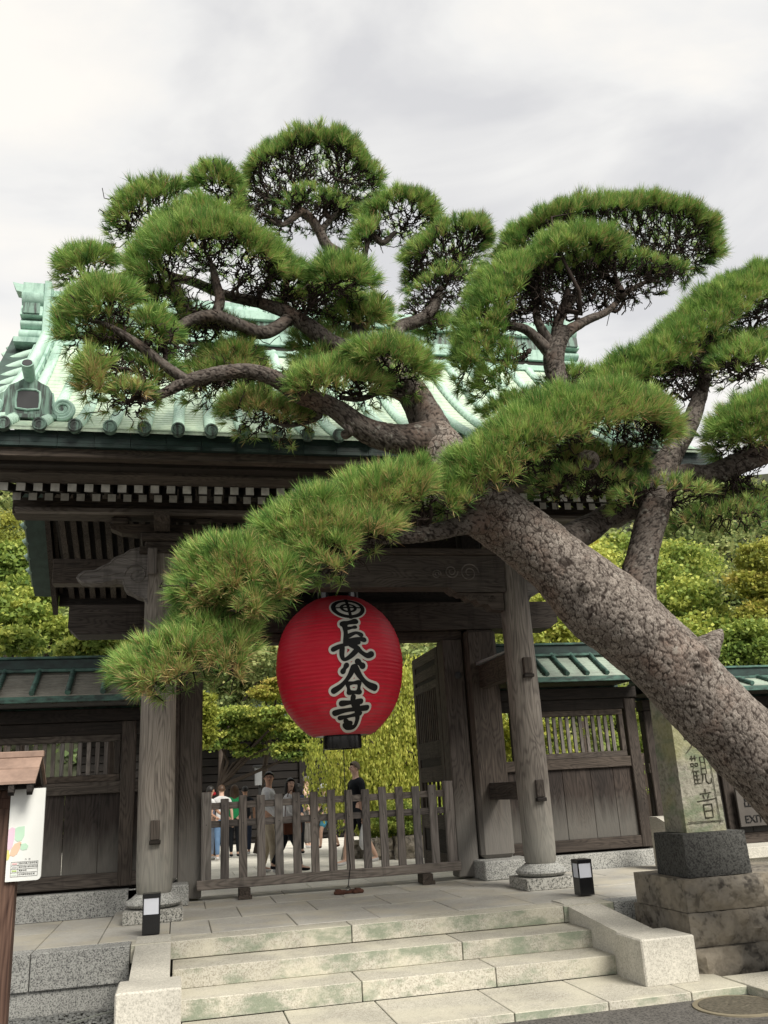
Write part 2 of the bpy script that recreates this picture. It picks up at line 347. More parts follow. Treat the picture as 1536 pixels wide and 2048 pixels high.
# platform body and paving stones
plat = struct(empty('platform', (2, 9.2, 0)))
bx('platform_core', (-8, 9.06, -.55), (14, 12.9, -.045), M['joint'], plat, c=0)
def stones(name, xs, y0, y1, z0, z1, m, parent, g=.004, jit=.0015):
    for a, b in zip(xs[:-1], xs[1:]):
        dz = random.uniform(-jit, jit); bx(name, (a + g, y0 + g, z0), (b - g, y1 - g, z1 + dz), m, parent, c=.005)
jx = [-8, -6.5, -5.2, -4.1, -3.2, -2.4, -1.80, -1.24, -.70, -.06, .33, 1.15, 1.97, 2.79, 3.61, 4.45, 5.3, 6.1, 7.0]
stones('paving_stone', [-8, -5.5, -3.1, -1.24, -.40], 9.0, 9.28, -.30, 0, M['greygran'], plat)
stones('paving_stone', [4.33, 5.6, 7.2], 9.0, 9.28, -.30, 0, M['greygran'], plat)
stones('edge_slab', [-.40, 1.62, 3.78, 4.33], 9.0, 9.34, -.15, 0, M['step'], plat)
stones('paving_stone', jx[:10], 9.28, 10.35, -.05, 0, M['pave'], plat)
stones('paving_stone', jx[9:], 9.34, 10.35, -.05, 0, M['pave'], plat)
stones('paving_stone', jx[:10], 10.35, 11.35, -.05, 0, M['pave'], plat)
stones('paving_stone', [-.06] + [x + .35 for x in jx[10:]], 10.35, 11.35, -.05, 0, M['pave'], plat)
stones('paving_stone', [-.7, .33, 1.15, 1.97, 2.79, 3.61, 4.5, 5.4, 6.2, 7.0], 11.35, 12.2, -.05, 0, M['pave'], plat)
# retaining courses at the left and right of the steps
stones('retaining_block', [-8, -5.0, -2.6, -.46], 9.035, 9.5, -.56, -.30, M['greygran'], plat)
stones('retaining_block', [4.35, 5.6, 7.2], 9.10, 9.5, -.56, -.30, M['greygran'], plat)
# courtyard
quad('courtyard_ground', -30, 40, 12.75, 60, -.13, M['court'])
ct = struct(empty('courtyard_paving', (2, 15, -.1)))
for r in range(7):
    y0 = 12.95 + r * .85; xs = np.arange(-2.2 + (r % 2) * .45, 7.2, .92)
    stones('paving_stone', list(xs), y0, y0 + .85, -.128, -.1, M['court'], ct, g=.006)
sill = struct(empty('threshold', (2, 12.5, 0)))
stones('threshold_stone', [.02, 1.35, 2.75, 3.95], 12.2, 12.75, -.12, .004, M['pave'], sill)
# ============================================================ STEPS
st = empty('stone_steps', (2, 8.4, ZP), 'three broad pale granite steps climbing between two cheek blocks to the platform', 'steps')
stones('step_block', [-.03, 2.55, 4.02], 8.51, 9.08, -.31, -.155, M['step'], st)
stones('step_block', [-.03, 1.52, 2.7, 4.02], 8.06, 8.60, -.465, -.31, M['step'], st)
bx('riser_backing', (-.03, 8.62, -.46), (4.02, 9.2, -.16), M['joint'], st, c=0)
def cheek(xa, xb, xs0, xs1, y0, parent):
    # low front block
    bx('cheek_block', (xa, y0, -.475), (xb, y0 + .48, -.11), M['cheek'], parent, c=.012)
    mb = MB(); mb.prism([(9.42, .012), (9.22, .012), (9.12, .004), (y0 + .482, -.112), (y0 + .482, -.47), (9.42, -.47)], 0, xs0, xs1); mb.build('sloping_cheek', M['cheek'], parent)
cheek(-.43, .045, -.355, -.045, 7.46, st); cheek(3.80, 4.30, 3.83, 4.18, 7.48, st)
# lowest slabs in front
fs = struct(empty('street_slab', (2, 7.6, ZP)))
stones('street_slab_stone', [.05, .86, 1.62, 2.52, 3.30, 4.02, 4.55], 7.16, 8.06, -.54, ZP, M['step'], fs)
for a, b in ((-.45, .05), (4.02, 4.55)): pass
rp_ = struct(empty('right_pavement', (5, 7.2, -.46)))
stones('pavement_slab', [4.52, 5.1, 5.9, 6.8], 6.72, 7.52, -.54, -.455, M['step'], rp_)
# manhole
mh = empty('manhole_cover', (4.22, 6.84, -.52), 'round worn metal manhole cover set in the dark asphalt at lower right', 'manhole cover')
MB().lathe([(.0, .0), (.34, .0), (.34, .010), (.30, .012), (0, .012)][1:4] + [(.30, .006)], (4.22, 6.84, -.525), 48, True).build('rim', plain('rusty_rim', (.22, .19, .13), .8), mh)
MB().lathe([(.295, 0), (.295, .012), (.28, .014), (.10, .014), (.09, .011), (.075, .011), (.07, .015), (.02, .015)], (4.22, 6.84, -.523), 48, True).build('lid', plain('rusty_lid', (.17, .15, .11), .75, .3, .3, 40, 1), mh)
# ============================================================ GATE
G = empty('temple_gate', (2.01, 11.6, 0), 'dark weathered wooden temple gate with large verdigris copper tile roof', 'gate')
XL, XR = -.24, 4.26; YF, YM = 10.7, 12.4
def column(X):
    prof = [(.172, .27), (.188, .30), (.196, .45), (.20, 1.2), (.198, 2.2), (.188, 3.4), (.178, 4.05)]
    c = MB().lathe(prof, (X, YF, 0), 40).build('column', M['column'], G, org=(X, YF, 0), smooth=True)
    MB().lathe([(.20, .13), (.275, .145), (.305, .175), (.30, .20), (.24, .235), (.205, .262), (.195, .272)], (X, YF, 0), 40).build('base_stone', M['greygran'], c, smooth=True)
    bx('plinth', (X - .31, YF - .30, 0), (X + .31, YF + .30, .128), M['speck'], c)
    for z, w_ in ((.94 if X < 0 else 1.14, .05), (2.62, .055)):
        if X < 0 and z > 2: continue
        bx('tenon', (X - w_, YF - .245, z - .12), (X + w_, YF - .17, z + .085), M['woodz'], c, c=.008)
        bx('wedge', (X - w_ - .01, YF - .26, z - .165), (X + w_ + .01, YF - .17, z - .122), M['darkx'], c)
    return c
for X in (XL, XR): column(X)
for X, s in ((XL, -1), (XR, 1)):
    # heavy main pillar behind, with its stone
    bx('main_pillar', (X - .24, YM - .24, .245), (X + .24, YM + .24, 3.375), M['pillar'], G, c=.05)
    bx('pillar_base', (X - .34, YM - .60, 0), (X + .38, YM + .36, .24), M['greygran'], G, c=.015)
    # tie beams from column to pillar
    bx('tie_beam', (X - .065, YF, 1.0), (X + .065, YM - .2, 1.22), M['woody'], G)
    bx('tie_beam', (X - .07, YF, 2.52), (X + .07, YM - .2, 2.84), M['woody'], G)
    MB().prism([(YF + .1, 2.845), (YM - .25, 2.845), (YM - .25, 2.89), (YF + .1, 2.86)], 0, X - .11, X + .11).build('copper_strip', M['metal'], G)
# door jambs, lintel, kabuki beam
bx('door_jamb', (.0, 12.26, .03), (.30, 12.56, 3.248), M['pillar'], G, c=.012); bx('door_jamb', (3.70, 12.26, .03), (4.0, 12.56, 3.248), M['pillar'], G, c=.012)
bx('lintel', (-.0, 12.30, 3.25), (4.02, 12.58, 3.373), M['woodx'], G)
mb = MB(); P_ = [(-1.46, 3.47), (-1.36, 3.38), (5.38, 3.38), (5.50, 3.47), (5.50, 3.78), (-1.46, 3.78)]
mb.prism(P_, 1, 12.18, 12.62).build('cross_beam', M['woodx'], G)
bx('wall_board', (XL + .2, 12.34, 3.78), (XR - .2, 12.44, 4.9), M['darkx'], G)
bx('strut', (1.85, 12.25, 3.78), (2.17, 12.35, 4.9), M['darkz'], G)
# door leaves swung inward
def leaf(Xh, s):
    y0, y1 = 12.58, 14.06; x0, x1 = Xh, Xh + s * .07
    D = empty('door_leaf', (Xh, y0, .1)); D.parent = G; D.location = Vector((Xh, y0, .1)) - WL[G.name]
    def r(nm, a, b, mt='woody'): bx(nm, (x0, a[0], a[1]), (x1, b[0], b[1]), M[mt], D, c=.006)
    r('stile', (y0, .1), (y0 + .14, 3.2), 'woodz'); r('stile', (y1 - .14, .1), (y1, 3.2), 'woodz')
    for z0, z1 in ((.1, .3), (.62, .82), (1.28, 1.50), (1.62, 1.86), (2.62, 2.74), (2.80, 2.95), (3.04, 3.2)): r('rail', (y0 + .14, z0), (y1 - .14, z1))
    xp0, xp1 = Xh + s * .02, Xh + s * .045
    bx('panel', (xp0, y0 + .14, .3), (xp1, y1 - .14, .62), M['darky'], D, c=0); bx('panel', (xp0, y0 + .14, 1.5), (xp1, y1 - .14, 1.62), M['darky'], D, c=0)
    bx('panel', (xp0, y0 + .14, 2.74), (xp1, y1 - .14, 3.04), M['darky'], D, c=0)
    for k in range(11): bx('slat', (Xh + s * .01, y0 + .17 + k * .106, 1.86), (Xh + s * .055, y0 + .225 + k * .106, 2.62), M['woodz'], D, c=0)
    for k in range(5): bx('bar', (Xh + s * .015, y0 + .25 + k * .23, .82), (Xh + s * .05, y0 + .29 + k * .23, 1.28), M['woodz'], D, c=0)
leaf(3.70, 1); leaf(.30, -1)
lm = MB(); lm.lathe([(.05, 0), (.055, .01), (.03, .02)], (0, 0, 0), 16); 
o = link('iron_boss', lm.mesh('iron_boss', M['iron']), G, (3.9, 12.255, 2.72), (R_(90), 0, 0))
# front rainbow beam with stepped soffit and carved brackets
pr = [(-.06, 3.57), (.62, 3.57), (.70, 3.635), (3.34, 3.635), (3.42, 3.57), (4.10, 3.57), (4.10, 4.05), (-.06, 4.05)]
MB().prism(pr, 1, 10.56, 10.84).build('front_beam', M['woodx'], G)
bx('beam_cap', (-.5, 10.50, 4.055), (4.55, 10.90, 4.13), M['woodx'], G)
def bracket_carved(s):
    X0 = -.05 if s > 0 else 4.07
    pts = [(0, 3.565), (s * .62, 3.565), (s * .58, 3.53), (s * .52, 3.535), (s * .46, 3.47), (s * .38, 3.48), (s * .32, 3.41), (s * .22, 3.42), (s * .16, 3.35), (0, 3.33)]
    mb = MB(); mb.prism([(X0 + a, b) for a, b in pts], 1, 10.60, 10.80)
    for cx, cz, r in ((.16, 3.48, .05), (.32, 3.50, .04), (.45, 3.52, .028)):
        t = np.linspace(0, 9, 26); mb.tube(np.stack([X0 + s * cx + r * (1 - t / 12) * np.cos(t), np.full(26, 10.595), cz + r * (1 - t / 12) * np.sin(t)], 1), .008, 5)
    mb.build('carved_bracket', M['woodx'], G)
bracket_carved(1); bracket_carved(-1)
# carved whorls on the beam faces
for X0, s in ((3.62, 1), (.40, -1)):
    mb = MB()
    for (dx, dz, r, a) in ((0, 0, .13, 1), (-.24, .02, .09, -1), (-.44, -.02, .06, 1)):
        t = np.linspace(0, 11, 40); rr = r * (1 - t / 14); mb.tube(np.stack([X0 + s * dx + rr * np.cos(a * t), np.full(40, 10.558), 3.82 + dz + rr * np.sin(a * t)], 1), .009, 5)
    mb.build('whorl_carving', M['greyx'], G)
# cloud shaped noses on the column heads
def nose(X, s):
    o_ = [(0, 4.14), (.10, 4.15), (.22, 4.12), (.30, 4.06), (.40, 4.02), (.46, 3.955), (.56, 3.90), (.62, 3.865), (.74, 3.855), (.80, 3.81), (.82, 3.77), (.77, 3.725), (.66, 3.70), (.54, 3.70), (.44, 3.725), (.36, 3.745), (.30, 3.73), (.28, 3.66), (.24, 3.60), (.17, 3.575), (.12, 3.54), (.05, 3.52), (0, 3.44)]
    mb = MB(); mb.prism([(X + s * a, b) for a, b in o_], 1, 10.60, 10.80)
    rim = np.array([[X + s * a * .97, 10.595, b + (.012 if i > 11 else -.012)] for i, (a, b) in enumerate(o_)]); mb.tube(rim, .009, 5)
    t = np.linspace(0, 8.5, 40); rr = .135 * (1 - t / 12); mb.tube(np.stack([X + s * (.14 + rr * np.cos(t)), np.full(40, 10.594), 3.80 + rr * np.sin(t)], 1), .009, 5)
    mb.tube([[X + s * .30, 10.594, 3.84], [X + s * .46, 10.594, 3.80], [X + s * .66, 10.594, 3.775]], .008, 5)
    mb.build('carved_nose', M['greyx'], G)
nose(XL - .15, -1); nose(XR + .15, 1)
for X in (XL, XR):
    for (w_, z0, z1, dy) in ((.20, 4.13, 4.20, .0), (.25, 4.20, 4.30, 0)): bx('bearing_block', (X - w_, YF - w_, z0), (X + w_, YF + w_, z1), M['woodx'], G, c=.02)
    pr = [(-.62, 4.44), (-.60, 4.38), (-.48, 4.33), (-.30, 4.305), (.30, 4.305), (.48, 4.33), (.60, 4.38), (.62, 4.44)]
    MB().prism([(X + a, b) for a, b in pr], 1, YF - .09, YF + .09).build('bracket_arm', M['woodx'], G)
    MB().prism([(YF + a, b) for a, b in pr], 0, X - .09, X + .09).build('bracket_arm', M['woody'], G)
    for dx in (-.5, 0, .5): bx('small_bearing_block', (X + dx - .1, YF - .12, 4.445), (X + dx + .1, YF + .12, 4.52), M['woodx'], G, c=.015)
    for dx in (-.13,): bx('post_head', (X + dx - .03, YF - .26, 3.78), (X + dx + .08, YF - .19, 4.1), M['greyz'], G, c=.01) if X < 0 else None
pr = [(-.45, 4.13), (-.36, 4.2), (-.26, 4.3), (-.12, 4.44), (.12, 4.44), (.26, 4.3), (.36, 4.2), (.45, 4.13), (.22, 4.13), (.1, 4.22), (-.1, 4.22), (-.22, 4.13)]
MB().prism([(2.01 + a, b) for a, b in pr], 1, YF - .08, YF + .08).build('frog_leg_strut', M['woodx'], G)
# ---- roof geometry
X0R, X1R = -1.95, 5.97; YE, YRG = 8.86, 12.4
def zr(Y):
    s = abs(YRG - Y); s = (YRG - YE) - s; return 4.93 + .50 * s + .096 * s * s
bx('purlin', (X0R, 10.50, 4.525), (X1R, 10.80, 4.72), M['woodx'], G); bx('purlin', (X0R, 14.02, 4.51), (X1R, 14.30, 4.90), M['woodx'], G)
bx('wall_plate_trim', (X0R + .05, 10.36, 4.505), (X1R - .05, 10.46, 4.56), M['greyx'], G)
bx('ridge_purlin', (X0R, 12.2, 6.2), (X1R, 12.6, 6.6), M['darkx'], G)
bx('ridge_post', (XL - .15, 12.25, 3.78), (XL + .15, 12.55, 6.2), M['darkz'], G); bx('ridge_post', (XR - .15, 12.25, 3.78), (XR + .15, 12.55, 6.2), M['darkz'], G)
# rafters (shared meshes)
def rafter_mesh(name, y0, z0, y1, z1, w_, h, endcap=True):
    mb = MB(); hw = w_ / 2
    mb.add([(-hw, y0, z0 - h / 2), (hw, y0, z0 - h / 2), (hw, y0, z0 + h / 2), (-hw, y0, z0 + h / 2), (-hw, y1, z1 - h / 2), (hw, y1, z1 - h / 2), (hw, y1, z1 + h / 2), (-hw, y1, z1 + h / 2)],
           [(0, 1, 2, 3)]); mb.m[-1] = 1 if endcap else 0
    mb.f += [(4, 7, 6, 5), (0, 4, 5, 1), (1, 5, 6, 2), (2, 6, 7, 3), (3, 7, 4, 0)]; mb.m += [0] * 5
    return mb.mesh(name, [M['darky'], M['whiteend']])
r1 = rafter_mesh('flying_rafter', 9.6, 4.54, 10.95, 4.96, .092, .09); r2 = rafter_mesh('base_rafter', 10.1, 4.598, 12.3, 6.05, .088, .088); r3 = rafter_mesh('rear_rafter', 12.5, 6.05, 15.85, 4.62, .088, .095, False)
r3.materials[0] = M['woody']
for k in range(45):
    link('flying_rafter', r1, G, (-1.89 + k * .1755, 0, 0))
    if -1.84 + k * .1755 < 5.9: link('base_rafter', r2, G, (-1.84 + k * .1725, 0, 0)); link('rear_rafter', r3, G, (-1.84 + k * .1725, 0, 0))
mb = MB()
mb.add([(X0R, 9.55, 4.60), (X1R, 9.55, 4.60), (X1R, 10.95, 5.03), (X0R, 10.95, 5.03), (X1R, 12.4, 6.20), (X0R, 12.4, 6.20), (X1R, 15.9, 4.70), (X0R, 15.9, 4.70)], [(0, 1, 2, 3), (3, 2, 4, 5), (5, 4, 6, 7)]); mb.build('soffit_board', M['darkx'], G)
bx('eave_board', (X0R - .04, 9.31, 4.592), (X1R + .04, 9.64, 4.655), M['woodx'], G); bx('eave_board', (X0R - .07, 9.14, 4.625), (X1R + .07, 9.31, 4.74), M['darkx'], G); bx('eave_board', (X0R - .10, 9.0, 4.665), (X1R + .10, 9.14, 4.80), M['woodx'], G)
bx('eave_board', (X0R - .10, 15.70, 4.52), (X1R + .10, 15.82, 4.82), M['darkx'], G)
mb = MB()
for k in range(24):
    a = X0R - .42 + k * (X1R - X0R + .84) / 24; b = a + (X1R - X0R + .84) / 24 - .004
    for j, (z0, z1) in enumerate(((4.76, 4.80), (4.803, 4.86), (4.863, 4.925))): mb.box((a, 8.935 + .004 * (k % 2), z0), (b, 9.0, z1), 0)
mb.build('copper_fascia', M['fascia'], G)
# pans (stepped courses) and rolls
DX = .3455; NR = 23; XS = [-1.79 + k * DX for k in range(NR)]
ys = [YE]
while ys[-1] < 12.2: ys.append(ys[-1] + .118)
def pan_mesh(wd):
    V = []; Fc = []
    for i in range(len(ys) - 1):
        a, b = ys[i], ys[i + 1]; n = len(V)
        V += [(0, a, zr(a) + .012), (wd, a, zr(a) + .012), (wd, b, zr(b)), (0, b, zr(b)), (0, a, zr(a) - .004), (wd, a, zr(a) - .004)]
        Fc += [(n, n + 1, n + 2, n + 3), (n + 4, n + 5, n + 1, n)]
    V += [(0, YE, 4.90), (wd, YE, 4.90), (wd, YE, 4.945), (0, YE, 4.945)]; n = len(V) - 4; Fc.append((n, n + 1, n + 2, n + 3))
    mb = MB(); mb.add(V, Fc); return mb.mesh('roof_pan', M['pan'])
pm = pan_mesh(DX)
for k in range(NR - 1): link('roof_pan', pm, G, (XS[k], 0, 0))
link('roof_pan', pan_mesh(.34), G, (XS[0] - .34, 0, 0)); link('roof_pan', pan_mesh(.34), G, (XS[-1], 0, 0))
def rollpath(Y): return zr(Y) + .035
def roll_mesh(R=.062):
    V = []; Fc = []; S = 9; yy = []
    for i in range(len(ys) - 1): yy += [(ys[i], 1.07), (ys[i] + .022, 1.07), (ys[i] + .024, 1.0), (ys[i + 1] - .001, .99)]
    for Y, k in yy:
        for j in range(S):
            t = math.pi * (1.12 - 1.24 * j / (S - 1)); V.append((R * k * math.cos(t), Y, rollpath(Y) + R * k * math.sin(t)))
    for i in range(len(yy) - 1):
        for j in range(S - 1): Fc.append((i * S + j, i * S + j + 1, (i + 1) * S + j + 1, (i + 1) * S + j))
    mb = MB(); mb.add(V, Fc); return mb.mesh('roof_roll', M['roll'], smooth=True)
rm = roll_mesh()
cp = MB().lathe([(.001, .030), (.020, .030), (.024, .036), (.046, .036), (.050, .030), (.052, .044), (.068, .044), (.072, .03), (.072, -.05)][::-1], (0, 0, 0), 24, False)
cp.add([(.05 * math.cos(t), .05 * math.sin(t), .031) for t in np.linspace(0, 6.2832, 20, endpoint=False)], [tuple(range(20))])
cpm = cp.mesh('roll_cap', M['orn'], smooth=True)
for X in XS:
    r = link('roof_roll', rm, G, (X, 0, 0)); link('roll_cap', cpm, r, (X, YE - .005, rollpath(YE) - .01), (R_(90), 0, 0))
# rear slope
mb = MB(); yy = np.linspace(12.4, 15.94, 14); V = []
for Y in yy: V += [(X0R - .3, Y, zr(Y)), (X1R + .3, Y, zr(Y))]
mb.add(V, [(2 * i, 2 * i + 1, 2 * i + 3, 2 * i + 2) for i in range(13)]); mb.build('rear_slope', M['pan'], G)
bx('rear_fascia', (X0R - .4, 15.86, 4.72), (X1R + .4, 15.93, 4.92), M['fascia'], G)
# bargeboards and verge on both gable ends
def curveprism(name, x0, x1, up, dn, m_, ya=8.97, yb=15.83, extra=0):
    Y = np.linspace(ya, yb, 29); p = [(y, zr(y) + up) for y in Y] + [(y, zr(y) + dn - extra * max(0, abs(y - 12.4) - 2.2)) for y in Y[::-1]]
    mb = MB(); n = len(p); half = len(Y)
    v = [(x0, a, b) for a, b in p] + [(x1, a, b) for a, b in p]; f = []
    for i in range(half - 1):
        j = n - 1 - i; f += [(i, i + 1, j - 1, j), (n + i, n + j, n + j - 1, n + i + 1)]
    f += [(i, n + i, n + (i + 1) % n, (i + 1) % n) for i in range(n)]
    mb.add(v, f); return mb.build(name, m_, G)
for s, Xg in ((-1, X0R), (1, X1R)):
    a, b = sorted((Xg + s * .12, Xg + s * .20)); curveprism('bargeboard', a, b, -.10, -.46, M['woody'], extra=.12)
    a, b = sorted((Xg + s * .04, Xg + s * .10)); curveprism('inner_bargeboard', a, b, -.12, -.33, M['woody'])
    a, b = sorted((Xg + s * .21, Xg + s * .52)); curveprism('verge_soffit', a, b, -.05, -.28, M['verge'])
    # curved verge rolls draping outwards
    Y = 9.25
    while Y < 15.6:
        P_ = []
        for t in np.linspace(0, 1, 9): P_.append((Xg + s * (-.10 + .68 * t), Y, zr(Y) + .05 - .06 * t - .24 * t * t))
        MB().tube(P_, .062, 10).build('verge_roll', M['roll'], G, smooth=True)
        MB().add([(Xg + s * (-.16 + .70 * t), Y + d, zr(Y + d) + .02 - .06 * t - .24 * t * t) for t in np.linspace(0, 1, 7) for d in (0, .27)], [(2 * i, 2 * i + 1, 2 * i + 3, 2 * i + 2) for i in range(6)]).build('verge_pan', M['pan'], G)
        Y += .265
    # descending ridge with end ornament
    Xd = Xg + s * -.28 + s * .55
    Xd = Xg - s * -.02
    Y = np.linspace(9.72, 12.2, 14)
    mb = MB(); V = []
    for y in Y: V += [(Xd - .11, y, zr(y) + .02), (Xd + .11, y, zr(y) + .02), (Xd + .11, y, zr(y) + .17), (Xd - .11, y, zr(y) + .17)]
    mb.add(V, [(4 * i + a, 4 * i + (a + 1) % 4, 4 * i + 4 + (a + 1) % 4, 4 * i + 4 + a) for i in range(13) for a in range(4)] + [(0, 1, 2, 3)]); mb.build('descending_ridge', M['ridge'], G)
    MB().tube([(Xd, y, zr(y) + .20) for y in Y], .075, 12).build('descending_ridge_roll', M['roll'], G, smooth=True)
# ornament at the lower end of the left descending ridge
def ridge_ornament(X, Y, z):
    n0 = len(bpy.data.objects)
    o = empty('ridge_ornament', (X, Y, z)); o.parent = G; o.location = Vector((X, Y, z)) - WL[G.name]
    prof = [(-.30, .0), (-.27, .10), (-.27, .33), (-.22, .42), (-.14, .46), (-.06, .52), (.06, .52), (.14, .46), (.22, .42), (.27, .33), (.27, .10), (.30, 0)]
    MB().prism([(X + a, z + b) for a, b in prof], 1, Y - .06, Y + .06).build('face_plate', M['orn'], o)
    sq = [(-.13, .10), (-.14, .20), (-.13, .33), (-.08, .36), (.08, .36), (.13, .33), (.14, .20), (.13, .10), (0, .08)]
    mb = MB(); q = np.array([[X + a, Y - .065, z + b] for a, b in sq + sq[:1]]); mb.tube(q, .014, 6); mb.build('frame', M['ridge'], o)
    MB().add([(X + a * .95, Y - .064, z + b) for a, b in sq], [tuple(range(9))]).build('dark_panel', M['iron'], o)
    for s in (-1, 1):
        mb = MB()
        for rad, tw in ((.15, .026), (.10, .018)):
            t = np.linspace(-1.9, 7.0, 44); rr = rad * (1 - (t + 1.9) / 12); mb.tube(np.stack([X + s * (.39 + rr * np.cos(t)), np.full(44, Y - .03), z + .13 + rr * np.sin(t)], 1), np.linspace(tw * 1.3, tw * .6, 44), 7)
        mb.tube([[X + s * .26, Y - .02, z + .34], [X + s * .28, Y - .02, z + .2], [X + s * .31, Y - .02, z + .08], [X + s * .40, Y - .02, z - .02]], .026, 7)
        MB().prism([(X + s * a, z + b) for a, b in ((.2, 0), (.2, .3), (.3, .16), (.42, .23), (.53, .14), (.5, .02), (.4, -.03))], 1, Y - .03, Y + .05).build('side_plate', M['orn'], o)
        mb.build('scroll', M['ridge'], o, smooth=True)
    bx('foot', (X - .34, Y - .09, z - .04), (X + .34, Y + .05, z + .02), M['orn'], o)
    mb = MB(); mb.tube([[X, Y + .30, z + .44], [X, Y - .05, z + .53], [X, Y - .26, z + .62]], [.06, .068, .075], 16); mb.build('top_tube', M['ridge'], o, smooth=True)
    mb = MB(); mb.tube([[X, Y - .255, z + .618], [X, Y - .268, z + .623]], [.058, .058], 16); mb.build('tube_mouth', M['iron'], o); o.scale = (.9, 1, .86)
ridge_ornament(-1.66, 9.40, zr(9.4) + .03); ridge_ornament(5.68, 9.40, zr(9.4) + .03)
# main ridge in layers
for nm, y0, y1, z0, z1, mt in (('ridge_layer', 12.10, 12.70, 7.60, 7.70, 'ridge'), ('ridge_layer', 12.20, 12.60, 7.70, 7.82, 'darkx'), ('ridge_layer', 12.16, 12.64, 7.82, 8.02, 'ridge'), ('ridge_layer', 12.19, 12.61, 8.02, 8.24, 'orn'), ('ridge_layer', 12.14, 12.66, 8.24, 8.40, 'ridge')):
    bx(nm, (-2.0, y0, z0), (6.02, y1, z1), M[mt], G, c=.01)
MB().tube([(x, 12.4, 8.46) for x in np.linspace(-2.05, 6.07, 6)], .13, 14).build('ridge_cap', M['ridge'], G, smooth=True)
mb = MB(); mb.prism([(-2.52, 8.70), (-2.46, 8.56), (-2.0, 8.46), (6.0, 8.46), (6.46, 8.56), (6.52, 8.70), (6.0, 8.60), (-2.0, 8.60)], 1, 12.3, 12.5).build('ridge_crest', M['ridge'], G)
for s, Xe in ((-1, -2.02), (1, 6.04)):
    a, b = sorted((Xe + s * .30, Xe)); P_ = []
    for z in np.linspace(7.55, 8.55, 60):
        u = (z - 7.55)
        bulge = .16 * abs(math.sin(math.pi * u / .25)) ** .6 if u < .25 else (.11 * abs(math.sin(math.pi * (u - .25) / .16)) ** .6 if u < .41 else (.17 - .08 * (u - .41) / .2 if u < .62 else (.12 * abs(math.sin(math.pi * (u - .62) / .3)) ** .5 + .03 if u < .8 else .08)))
        P_.append((12.12 - bulge, z))
    MB().prism(P_ + [(12.5, 8.55), (12.5, 7.55)], 0, a, b).build('ridge_end_scroll', M['ridge'], G)
    bx('ridge_end_plate', (min(Xe, Xe - s * .09), 12.0, 7.5), (max(Xe, Xe - s * .09), 12.66, 8.58), M['ridge'], G)
    bx('streaked_panel', (a + .035, 11.935, 7.99), (b - .035, 11.96, 8.16), M['orn'], G, c=.004)
    bx('ridge_end_foot', (a - .04, 11.82, 7.46), (b + .10, 12.5, 7.545), M['ridge'], G)
# ============================================================ FENCE GATE in the opening
FG = empty('picket_barrier', (2, 12.2, 0), 'grey wooden picket barrier standing across the gate opening', 'fence')
YP = 12.17
pk = [.355 + i * .2318 for i in range(15)]
for i, x in enumerate(pk):
    end = i in (0, 14); h = 1.29 if end else 1.24 - (0 if i not in (1,) else .03); w_ = .064 if end else .053
    bx('picket', (x - w_, YP - .035 if end else YP - .03, .20), (x + w_, YP + (.035 if end else .01), h + random.uniform(-.01, .01)), M['greyz'], FG, c=.008)
for z in (.86, 1.08): bx('rail', (.38, YP + .012, z), (3.58, YP + .05, z + .085), M['greyx'], FG)
bx('bottom_rail', (.24, YP - .055, .13), (3.70, YP + .055, .245), M['greyx'], FG, c=.008)
for x in (.83, 3.2): bx('foot_block', (x - .07, YP - .16, .006), (x + .07, YP + .12, .13), M['woody'], FG); bx('foot_block', (x - .085, YP - .20, .0), (x + .085, YP - .165, .05), M['woody'], FG)
nl = MB().lathe([(.007, 0), (.007, .003), (.002, .005)], (0, 0, 0), 6).mesh('nail', M['iron'])
for i, x in enumerate(pk):
    for z in ((.90, 1.12)[i % 2],) : link('nail', nl, FG, (x, YP - (.038 if i in (0, 14) else .032), z), (R_(90), 0, 0))
